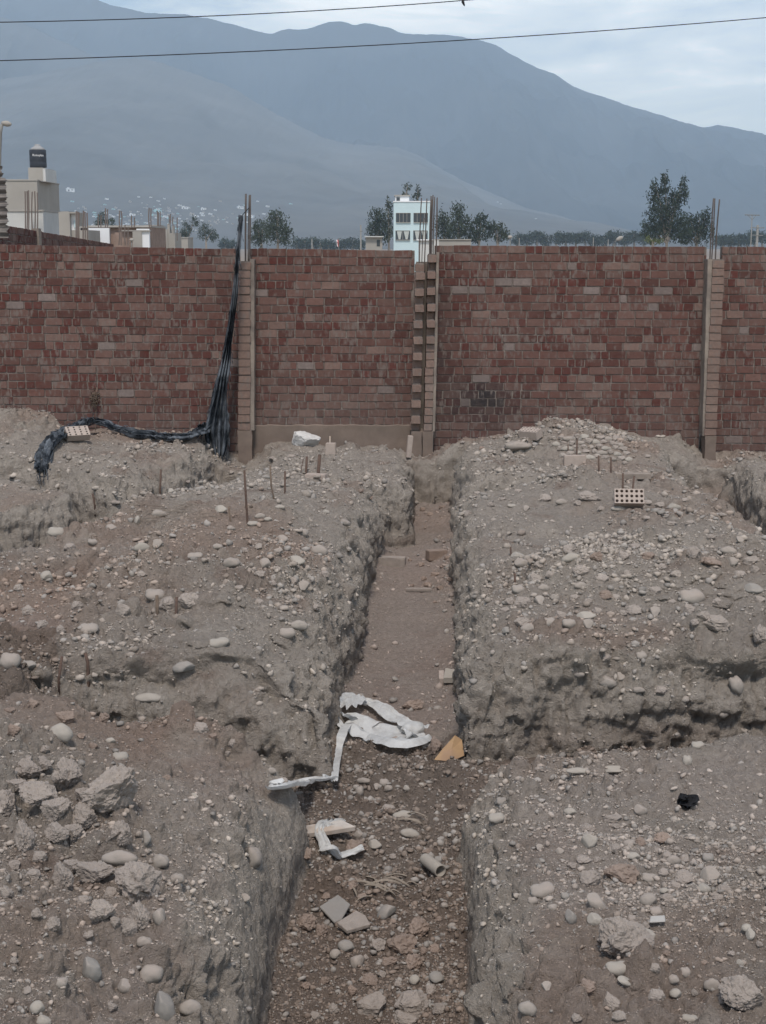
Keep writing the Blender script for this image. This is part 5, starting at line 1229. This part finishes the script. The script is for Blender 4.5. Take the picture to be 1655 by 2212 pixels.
# side wall running away at the far left
t = empty('brick_wall', (Xat(-40, 21.2), 21.2, ZB)); tag(t, 'brick side wall receding behind the main wall at the far left, below the rebars', 'wall')
p0, p1 = Vector((Xat(-40, 21.0), 21.0, 0)), Vector((Xat(246, 34.0), 34.0, 0)); Lw = (p1 - p0).length
mb = brick_panel(0, Lw, 2.0, Zat(476, 21.0), Zat(527, 34), 0, seed=9, dusty=0)
o = mb.build('brickwork', [M['brick'], M['mortar']], t); o.location = p0 - t.location; o.rotation_euler = (0, 0, math.atan2(p1.y - p0.y, p1.x - p0.x))
mb = MB(); a = W(76, 500, 25.2); mb.box((a.x - .02, -.08, 2.0), (a.x + .1, .12, a.z + .05)); mb.v = [(v[0] - t.location.x, v[1] + 25.1 - t.location.y, v[2] - t.location.z) for v in mb.v]; mb.build('concrete_column', M['concrete'], t)
# corrugated sheet, far left
def corrugated():
    Y = 20.9; base = W(0, 515, Y); vs = []; fs = []; n_ = 64; z0, z1 = W(0, 514, Y).z - base.z, W(0, 358, Y).z - base.z
    for i in range(n_ + 1):
        z = z0 + (z1 - z0) * i / n_; y = .022 * math.sin(i / n_ * 6.2832 * 8.5); xr_ = Xat(19 if i < 54 else 12 , Y) - base.x + .03 * math.sin(i * .9) * (i % 3 == 0)
        for k in range(6): vs.append((-1.5 + (xr_ + 1.5) * k / 5, y, z))
        for k in range(6): vs.append((-1.5 + (xr_ + 1.5) * k / 5, y + .004, z))
    for i in range(n_):
        o = i * 12; p = o + 12
        for k in range(5): fs += [(o + k, o + k + 1, p + k + 1, p + k), (o + 6 + k + 1, o + 6 + k, p + 6 + k, p + 6 + k + 1)]
        fs.append((o + 5, o + 11, p + 11, p + 5))
    mb = MB(); mb.add(vs, fs); o = mb.build('corrugated_sheet', B['corr'], loc=base, smooth=True); tag(o, 'dark corrugated metal sheet standing above the wall at the left edge', 'metal sheet')
corrugated()
# lamps, poles, aerial, flag, wires
M['lampm'] = mat('lamp_metal', (.2, .2, .19), .6, .1, 5); M['polem'] = mat('pole_concrete', (.3, .29, .27), .9, .1, 2)
def street_lamp(Y, pole, head, r_, label, ball=False):
    base = W(pole[0][0], pole[0][1], Y); base.z = ZB; t = empty('street_lamp', base); tag(t, label, 'street lamp')
    mb = MB(); P = [Vector((0, 0, 0))] + [W(a, b, Y) - base for a, b in pole]; mb.tube(P, r_, 8); mb.build('pole', M['lampm'], t, smooth=True)
    mb = MB(); a, b = W(head[0], head[1], Y) - base, W(head[2], head[3], Y) - base; hh_ = (b - a).length
    if ball: mb.lathe([(hh_ * .2, -hh_ * .4), (hh_ * .5, -hh_ * .1), (hh_ * .5, hh_ * .1), (hh_ * .25, hh_ * .35)], c=tuple((a + b) / 2), n=14)
    else: mb.tube([a, a.lerp(b, .25), a.lerp(b, .6), a.lerp(b, .92), b], [hh_ * .1, hh_ * .24, hh_ * .29, hh_ * .17, hh_ * .04], 12)
    mb.build('lamp_head', B['grey'], t, smooth=True)
street_lamp(36, [(-3, 500), (-1, 330), (1, 285), (4, 268)], (3, 265, 25, 269), .045, 'cobra head street lamp cut by the left edge above the corrugated sheet')
street_lamp(180, [(1325, 528), (1333, 518)], (1331, 519, 1346, 511.5), .1, 'slanting street lamp head just above the wall left of the tall tree')
street_lamp(160, [(1102, 530), (1102, 516)], (1097, 512, 1107, 512), .06, 'round headed lamp post above the wall right of the double pillar', True)
street_lamp(70, [(284.5, 530), (284.5, 520)], (280, 518, 289, 518), .03, 'short round lamp in front of the unfinished brick house', True)
def pole(Y, px, y0, y1, r_, label, arms=(), name='utility_pole', cat='pole'):
    base = Vector((Xat(px, Y, y0), Y, ZB)); t = empty(name, base); tag(t, label, cat)
    mb = MB(); top = W(px, y0, Y) - base; mb.tube([Vector((0, 0, 0)), top], [r_ * 1.3, r_], 8); mb.build('pole', M['polem'], t)
    for (ax0, ay0, ax1, ay1, ar) in arms:
        mb = MB(); mb.tube([W(ax0, ay0, Y - r_) - base, W(ax1, ay1, Y - r_) - base], ar, 6); mb.build('crossarm', M['lampm'], t)
    return t, base
pole(200, 1637, 486, 530, .16, 'utility pole with two crossarms at the far right', [(1621, 492, 1651, 492, .07), (1625, 508, 1648, 509, .06)])
t_, b_ = pole(120, 1625, 464, 530, .035, 'flat television aerial on a thin mast near the right edge', [(1609, 464, 1641, 465, .04), (1615, 464, 1624, 474, .02), (1634, 464, 1626, 474, .02)] + [(1611 + k * 4, 463, 1611 + k * 4, 466.5, .012) for k in range(8)], name='television_aerial', cat='aerial')
pole(190, 779.5, 486, 530, .09, 'thin tall bare pole above the wall left of the grey shed', [(776, 499, 784, 499.5, .05)])
pole(260, 674, 516, 530, .1, 'short bare pole above the wall right of the round leafy trees')
for (px_, y0) in ((1122, 514), (1282, 513), (1314, 517)): pole(240, px_, y0, 530, .07, {1122: 'thin post before the distant hedge right of the round headed lamp', 1282: 'thin post before the distant hedge, taller of the two near the tall tree', 1314: 'shorter thin post next to the slanting street lamp'}[px_], name='post', cat='post')
Y = 60; base = Vector((Xat(731, Y), Y, ZB)); t = empty('flag', base); tag(t, 'small red and white flag on a pole showing just above the wall', 'flag')
mb = MB(); mb.tube([Vector((0, 0, 0)), W(732, 514, Y) - base], .02, 6); mb.build('pole', M['lampm'], t)
M['red'] = mat('red_cloth', (.55, .04, .03), .8, .05, 5)
for (nm, mk, a0, a1) in (('red_cloth', M['red'], 0, 1), ('white_cloth', B['white'], 1, 2)):
    mb = MB(); vs = []
    for i in range(8):
        f = i / 7
        for s in (0, 1):
            q_ = a0 + (a1 - a0) * s; vs.append(W(731 - q_ * 2.2 * (1 - .5 * f), 518 + 15 * f, Y - .05) - base + Vector((0, .04 * math.sin(i * 1.3 + q_ * 2), 0)))
    mb.add(vs, [(2 * i, 2 * i + 1, 2 * i + 3, 2 * i + 2) for i in range(7)]); o = mb.build(nm, mk, t)
    sm = o.modifiers.new('solidify', 'SOLIDIFY'); sm.thickness = .01
M['wire'] = mat('wire', (.02, .02, .022), .6, 0)
def wire(px0, py0, px1, py1, Y0, Y1, label, sag, knob=None):
    p, q_ = W(px0, py0, Y0), W(px1, py1, Y1); d = q_ - p; pts = []
    for k in range(-20, 41):
        f = k / 20; pts.append(p + d * f + Vector((0, 0, sag * (4 * (f - .5) ** 2 - 1) * .5)))
    base = p.copy(); mb = MB(); mb.tube([a - base for a in pts], .0085, 6)
    if knob:
        c = W(knob[0], knob[1], Y0 + (Y1 - Y0) * (knob[0] - px0) / (px1 - px0)) - base
        mb.tube([c + Vector((0, 0, .05)), c, c + Vector((.03, 0, -.07))], [.015, .03, .012], 6)
    o = mb.build('power_line', M['wire'], loc=base); tag(o, label, 'wire'); return o
wire(0, 48, 1000, 1, 24, 27, 'upper overhead wire crossing the sky at the top', .12, (1000, 4))
wire(0, 131, 1655, 38, 23, 27, 'lower overhead wire crossing in front of the mountain ridge', .18)

# ---------------------------------------------------------------- trees
LEAFM = [mat('eucalyptus_leaves', (.05, .065, .045), .8, .35, .9, trans=.15), mat('dark_leaves', (.035, .05, .035), .8, .35, .8, trans=.1), mat('yellow_green_leaves', (.11, .13, .05), .8, .3, .9, trans=.15)]
BARK = mat('bark', (.3, .26, .22), .95, .2, 2)
def tree(Y, lobes, trunk, label, group=None, leaf=.55, dens=1.0, mk=0, seed=0, droop=1.0):
    """lobes: (px, py, rx, ry) clumps in picture units at distance Y; thousands of small leaf faces spread in their volume"""
    rr = np.random.default_rng(seed + 100); s = Y / FPX
    base = Vector((Xat(trunk, Y), Y, ZB)); t = empty('tree', base); tag(t, label, 'tree', group)
    V_ = []
    if 200 < Y < 300: lobes = [(a, b, c * 1.25, d) for (a, b, c, d) in lobes]
    if Y > 600: lobes = [(a, b, c * 1.7, d) for (a, b, c, d) in lobes]
    for (px_, py_, rx, ry) in lobes:
        c = np.array(W(px_, py_, Y) - base); rx_, rz = rx * s, ry * s
        n_ = int(dens * 52 * (rx_ * rz) / (leaf * leaf))
        # sub-clumps
        k = max(4, int(rx * ry / 9)); cc = rr.normal(size=(k, 3)); cc /= np.linalg.norm(cc, axis=1, keepdims=True) + 1e-9; cc *= rr.uniform(.2, 1.0, (k, 1)) ** .5
        sel = rr.integers(0, k, n_); off = rr.normal(size=(n_, 3)) * .20
        P = (cc[sel] * .85 + off) * np.array([rx_, rx_ * .9, rz]) + c
        V_.append(P)
    P = np.concatenate(V_); n_ = len(P)
    a = rr.normal(size=(n_, 3)); a[:, 2] -= droop; a /= np.linalg.norm(a, axis=1, keepdims=True)
    b = np.cross(a, rr.normal(size=(n_, 3))); b /= np.linalg.norm(b, axis=1, keepdims=True) + 1e-9
    l_ = leaf * rr.uniform(.5, 1.2, (n_, 1)); w_ = l_ * rr.uniform(.22, .4, (n_, 1))
    Q = np.stack([P - a * l_ * .5, P - b * w_ * .5, P + a * l_ * .5, P + b * w_ * .5], 1).reshape(-1, 3)
    mesh_np('crown', Q, np.arange(len(Q)).reshape(-1, 4), LEAFM[mk], t)
    mb = MB(); r0 = leaf * .55; fork = min(l[1] for l in lobes); low = max(l[1] + l[3] for l in lobes)
    pf = W(trunk, min(low, 528), Y) - base
    mb.tube([Vector((0, 0, 0)), pf * .5 + Vector((.1, 0, 0)), pf], [r0, r0 * .8, r0 * .6], 7)
    for (px_, py_, rx, ry) in lobes:
        e = W(px_, py_ - ry * .5, Y) - base; m_ = pf.lerp(e, .5) + Vector((0, 0, (e - pf).length * .1))
        mb.tube([pf, m_, e], [r0 * .5, r0 * .3, r0 * .08], 5)
    mb.build('trunk', BARK, t)
    return t
tree(230, [(568, 500, 20, 26), (556, 518, 14, 18), (552, 488, 8, 10)], 565, 'smaller left one of the two round leafy trees right of the black netting', seed=1)
tree(225, [(602, 480, 22, 24), (596, 505, 26, 26), (618, 512, 14, 24), (598, 462, 12, 9)], 600, 'larger right one of the two round leafy trees right of the black netting', seed=2)
tree(330, [(402, 495, 14, 18), (396, 512, 12, 14), (420, 480, 10, 12)], 405, 'faint tree behind the unfinished houses, leftmost of its clump', seed=3)
tree(330, [(440, 500, 16, 20), (462, 506, 12, 16)], 445, 'faint tree midway between the unfinished houses and the netting', seed=4)
tree(300, [(222, 470, 14, 14), (236, 480, 12, 12), (212, 485, 10, 14)], 222, 'small faint tree behind the unfinished brick house', seed=5)
tree(250, [(812, 470, 16, 22), (806, 500, 15, 26), (822, 490, 12, 30), (830, 505, 12, 25)], 815, 'dense tree left of the light blue building', seed=6, mk=1)
tree(252, [(838, 440, 9, 16), (840, 470, 9, 26), (845, 500, 9, 28)], 840, 'slim wispy tree touching the left side of the light blue building', seed=7, dens=.7)
tree(260, [(880, 405, 9, 11), (874, 418, 9, 8)], 878, 'feathery treetop over the roof room of the light blue building', seed=8, dens=.6)
tree(260, [(903, 414, 7, 14), (901, 426, 8, 10)], 902, 'pointed treetop over the right half of the light blue building', seed=9, dens=.8)
tree(240, [(955, 485, 14, 35), (968, 500, 14, 28)], 960, 'tall tree directly right of the double pillar rebars', seed=10)
tree(235, [(990, 462, 16, 26), (985, 495, 20, 30), (1002, 490, 16, 28)], 992, 'tallest tree of the clump right of the double pillar', seed=11)
tree(235, [(1030, 490, 16, 24), (1040, 475, 12, 16), (1022, 508, 18, 20), (1050, 500, 16, 24)], 1035, 'broad tree in the middle of the clump right of the double pillar', seed=12, mk=1)
tree(235, [(1075, 500, 16, 20), (1085, 512, 14, 16), (1066, 490, 10, 14)], 1075, 'low rounded tree at the right end of the clump near the round headed lamp', seed=13)
tree(215, [(1437, 385, 7, 17), (1437, 405, 11, 22), (1415, 405, 8, 22), (1413, 430, 15, 20), (1477, 395, 8, 20), (1474, 425, 12, 22), (1458, 428, 12, 22), (1445, 445, 20, 22), (1420, 462, 22, 22), (1455, 475, 26, 28), (1408, 485, 20, 18), (1430, 500, 28, 26), (1402, 505, 16, 14), (1470, 500, 20, 26)], 1440, 'tallest dark tree with several upright tufts at the right', seed=14, mk=1, dens=1.15)
tree(222, [(1490, 485, 16, 30), (1512, 478, 14, 24), (1527, 470, 9, 20), (1505, 505, 24, 24), (1528, 500, 12, 28), (1480, 510, 18, 18)], 1505, 'bushy tree leaning on the right side of the tallest tree', seed=15, mk=1)
tree(200, [(1405, 518, 14, 10), (1420, 522, 16, 8)], 1410, 'low yellow green bush at the foot of the tallest tree', seed=16, mk=2)
rr_ = random.Random(3)
low_spots = [(px_, rr_.uniform(9, 16), rr_.uniform(505, 516)) for px_ in range(1118, 1400, 21)] + [(px_, rr_.uniform(10, 18), rr_.uniform(506, 514)) for px_ in range(1562, 1660, 17)] + [(px_, rr_.uniform(7, 11), rr_.uniform(518, 524)) for px_ in range(642, 792, 17)] + [(488, 10, 522), (504, 9, 524)]
for k_, (px_, rx, py_) in enumerate(low_spots):
    side_ = 'right of the double pillar' if 1100 < px_ < 1400 else ('right of the tallest tree' if px_ > 1500 else 'left of the light blue building')
    tree(620, [(px_, py_ + 6, rx, 14), (px_ + rr_.uniform(-8, 8), py_ + 4, rx * .6, 10)], px_, 'hazy low tree in the distant row above the wall, ' + side_, 'distant low trees ' + side_, leaf=1.3, seed=30 + k_, mk=1, dens=1.4, droop=.2)

# ---------------------------------------------------------------- mountains
def ridge(name, prof, Y0, depth_front, seed, m_, base_px=None, spur=.16, yoff=0):
    """real relief: crest at distance Y0, slopes falling towards us with gullies and spurs"""
    pr = np.array(prof, float); xs = np.linspace(pr[0, 0], pr[-1, 0], 900)
    # smooth crest with small roughness
    ys = np.interp(xs, pr[:, 0], pr[:, 1]); ys = np.convolve(np.pad(ys, 3, 'edge'), [.0, .1, .2, .4, .2, .1, .0], 'valid')
    ys += 2.0 * fbm(xs * .06, xs * 0, xs * 0, 4, seed)
    nv = 150; vs = np.zeros((len(xs), nv, 3))
    cr = np.array([W(a, b, Y0) for a, b in zip(xs, ys)])
    for j in range(nv):
        f = j / (nv - 1)
        if f < .85:
            g = f / .85; y = Y0 - depth_front * g; z = cr[:, 2] * (1 - g) ** 1.25 + ZB * g
        else:
            g = (f - .85) / .15; y = Y0 + depth_front * .4 * g; z = cr[:, 2] * (1 - g * .8)
        vs[:, j, 0] = cr[:, 0]; vs[:, j, 1] = y; vs[:, j, 2] = z
    vs[:, :, :] = np.concatenate([vs[:, :int(nv * .85)][:, ::-1], vs[:, int(nv * .85):]], 1)
    X = vs.reshape(-1, 3); fr = np.abs(X[:, 1] - Y0) / depth_front; hz_ = np.maximum(X[:, 2], 0) / max(cr[:, 2].max(), 1)
    sc_ = 1 / (Y0 * .09)
    rid = 1 - np.abs(fbm(X[:, 0] * sc_ * 1.3, X[:, 1] * sc_ * .35, X[:, 0] * 0, 5, seed + 3, .55)) * 2
    amp_ = np.clip(fr * 4, 0, 1) * np.clip(hz_ * 5, 0, 1) * cr[:, 2].max() * spur
    X[:, 2] += (rid - .6) * amp_ 
    n1, n2 = len(xs), nv; idx = np.arange(n1 * n2).reshape(n1, n2)
    F_ = np.stack([idx[:-1, :-1], idx[1:, :-1], idx[1:, 1:], idx[:-1, 1:]], -1).reshape(-1, 4)
    o = mesh_np(name, X, F_, m_, smooth=True); tag(o, kind='structure'); return o, X, F_
MT = mat('mountain_rock', (.02, .024, .03), 1, .3, .004, spec=0, col2=(.05, .052, .054), mix_scale=.0016)
MF = mat('foothill_rock', (.10, .103, .104), 1, .25, .006, spec=0, col2=(.13, .128, .122), mix_scale=.002)
MM = mat('spur_rock', (.07, .072, .072), 1, .25, .006, spec=0, col2=(.095, .093, .09), mix_scale=.002)
back = [(-700, 130), (-400, 60), (-200, 5), (-60, -28), (100, -22), (200, -6), (240, 12), (285, 20), (320, 28), (400, 31), (450, 40), (500, 52), (540, 63), (570, 71), (588, 74), (605, 66), (622, 61), (645, 64), (662, 63), (690, 53), (712, 48), (737, 47), (752, 50), (766, 56), (790, 50), (815, 54), (842, 60), (862, 70), (885, 74), (930, 74), (960, 74), (990, 78), (1012, 84), (1045, 88), (1070, 96), (1095, 112), (1125, 128), (1160, 146), (1200, 160), (1225, 178), (1250, 192), (1280, 203), (1300, 208), (1340, 222), (1380, 235), (1420, 246), (1455, 258), (1490, 267), (1520, 276), (1550, 270), (1580, 274), (1610, 282), (1655, 294), (1750, 330), (1900, 380), (2100, 440), (2400, 510)]
mid = [(-900, 120), (-500, 40), (-250, -10), (-100, 5), (0, 36), (50, 50), (85, 66), (120, 82), (160, 100), (190, 116), (225, 135), (300, 175), (400, 250), (520, 330), (700, 420), (900, 500), (1100, 525)]
frontp = [(-900, 300), (-500, 260), (-250, 215), (-50, 180), (80, 160), (150, 145), (210, 134), (245, 128), (290, 125), (330, 131), (380, 146), (430, 163), (500, 188), (555, 222), (600, 248), (650, 275), (700, 298), (740, 309), (800, 314), (860, 319), (900, 333), (960, 368), (1000, 390), (1050, 412), (1100, 432), (1160, 455), (1230, 485), (1330, 515), (1420, 526)]
right_ = [(1180, 526), (1280, 470), (1400, 390), (1450, 365), (1490, 377), (1530, 395), (1600, 432), (1655, 455), (1750, 480), (1900, 515)]
ridge('mountain_range', back, 5200, 2300, 11, MT)
ridge('mountain_spur', mid, 4100, 1500, 23, MM)
_o, HX, HF = ridge('foothill', frontp, 3500, 2100, 37, MF, spur=.05)
# town climbing the foot of the hill: every far house is a thing
hb = BVHTree.FromPolygons([tuple(p) for p in HX.tolist()], [tuple(f) for f in HF.tolist()])
def far_house_mesh(i):
    rr = random.Random(i); mb = MB(); w_, d_, h_ = rr.uniform(.8, 1.3), rr.uniform(.7, 1), rr.uniform(.5, .9)
    mb.box((-w_ / 2, -d_ / 2, -.3), (w_ / 2, d_ / 2, h_)); mb.box((-w_ / 2 - .03, -d_ / 2 - .03, h_), (w_ / 2 + .03, d_ / 2 + .03, h_ + .06)); mb.box((-w_ * .4, -d_ * .3, h_ + .06), (-w_ * .1, d_ * .2, h_ + .3))
    mb.mi = 1; mb.box((-w_ * .3, -d_ / 2 - .012, .0), (-w_ * .12, -d_ / 2 + .05, h_ * .6)); mb.box((w_ * .1, -d_ / 2 - .012, h_ * .3), (w_ * .3, -d_ / 2 + .05, h_ * .65))
    me_o = mb.build('distant_house', [FARW[i % 3], B['glass']]); return me_o
FARW = [mat('far_white', (.7, .71, .71), .9, 0), mat('far_tan', (.4, .37, .34), .9, 0), mat('far_turquoise', (.4, .62, .62), .9, 0)]
protos = [far_house_mesh(i) for i in range(3)]
rr_ = random.Random(8); placed = 0
TOWN = [(152, 413, 14, 0), (105, 413, 9, 0), (112, 424, 6, 0), (231, 431, 6, 0), (300, 426, 4, 0), (342, 435, 5, 0), (326, 427, 4, 0), (355, 430, 4, 0), (282, 437, 6, 1), (400, 451, 11, 0), (440, 453, 9, 0), (519, 450, 10, 0), (465, 455, 5, 0), (388, 445, 6, 0), (384, 462, 4, 2), (340, 458, 12, 2), (333, 466, 8, 2), (358, 470, 8, 0), (286, 466, 10, 0), (415, 465, 10, 1), (425, 469, 8, 0), (535, 465, 10, 0), (578, 447, 6, 0), (540, 470, 14, 0), (570, 463, 5, 0), (1075, 437, 3, 0), (1082, 441, 3, 0), (1158, 473, 3, 0)]
while len(TOWN) < 190:
    a = rr_.triangular(112, 640, 340); b = rr_.triangular(428, 512, 478)
    TOWN.append((a, b, rr_.uniform(2.2, 6.5), rr_.choice([0, 0, 1, 1, 1, 2])))
used = set()
for (a, b, s_, k_) in TOWN:
    d_ = ray(a, b).normalized(); p, nn_, ix, ds = hb.ray_cast(Vector((0, 0, CZ)), d_, 9000)
    if p is None: continue
    src = protos[k_]
    if k_ not in used: o = src; used.add(k_)
    else: o = src.copy(); COL.objects.link(o)
    o.location = p; sc_ = s_ / FPX * p.y; o.scale = (sc_, sc_, sc_ * .55); o.rotation_euler = (0, 0, rr_.uniform(-.5, .5))
    reg = 'left part' if a < 250 else ('middle part' if a < 450 else 'right part')
    lab = {0: 'tiny white house', 1: 'tiny tan house', 2: 'tiny turquoise house'}[k_] + ' on the hazy hillside, ' + reg + ' of the distant town'
    if a > 1000: lab = 'lone tiny white house on the lower foothill slope right of the double pillar'; reg = 'lone'
    tag(o, lab, 'house', 'distant %s houses, %s' % ({0: 'white', 1: 'tan', 2: 'turquoise'}[k_], reg))

# ---------------------------------------------------------------- haze: one closed box of even air round the whole place
hm = bpy.data.materials.new('haze'); hm.use_nodes = True; nt2 = hm.node_tree; nt2.nodes.clear()
pv = nt2.nodes.new('ShaderNodeVolumePrincipled'); pv.inputs['Color'].default_value = (.67, .84, 1.0, 1); pv.inputs['Density'].default_value = HAZE_D; pv.inputs['Anisotropy'].default_value = .0
mo = nt2.nodes.new('ShaderNodeOutputMaterial'); nt2.links.new(pv.outputs[0], mo.inputs['Volume'])
mb = MB(); mb.box((-9100, -100, ZB - 1), (9100, 9100, 1250)); o = mb.build('haze', hm); tag(o, kind='stuff')
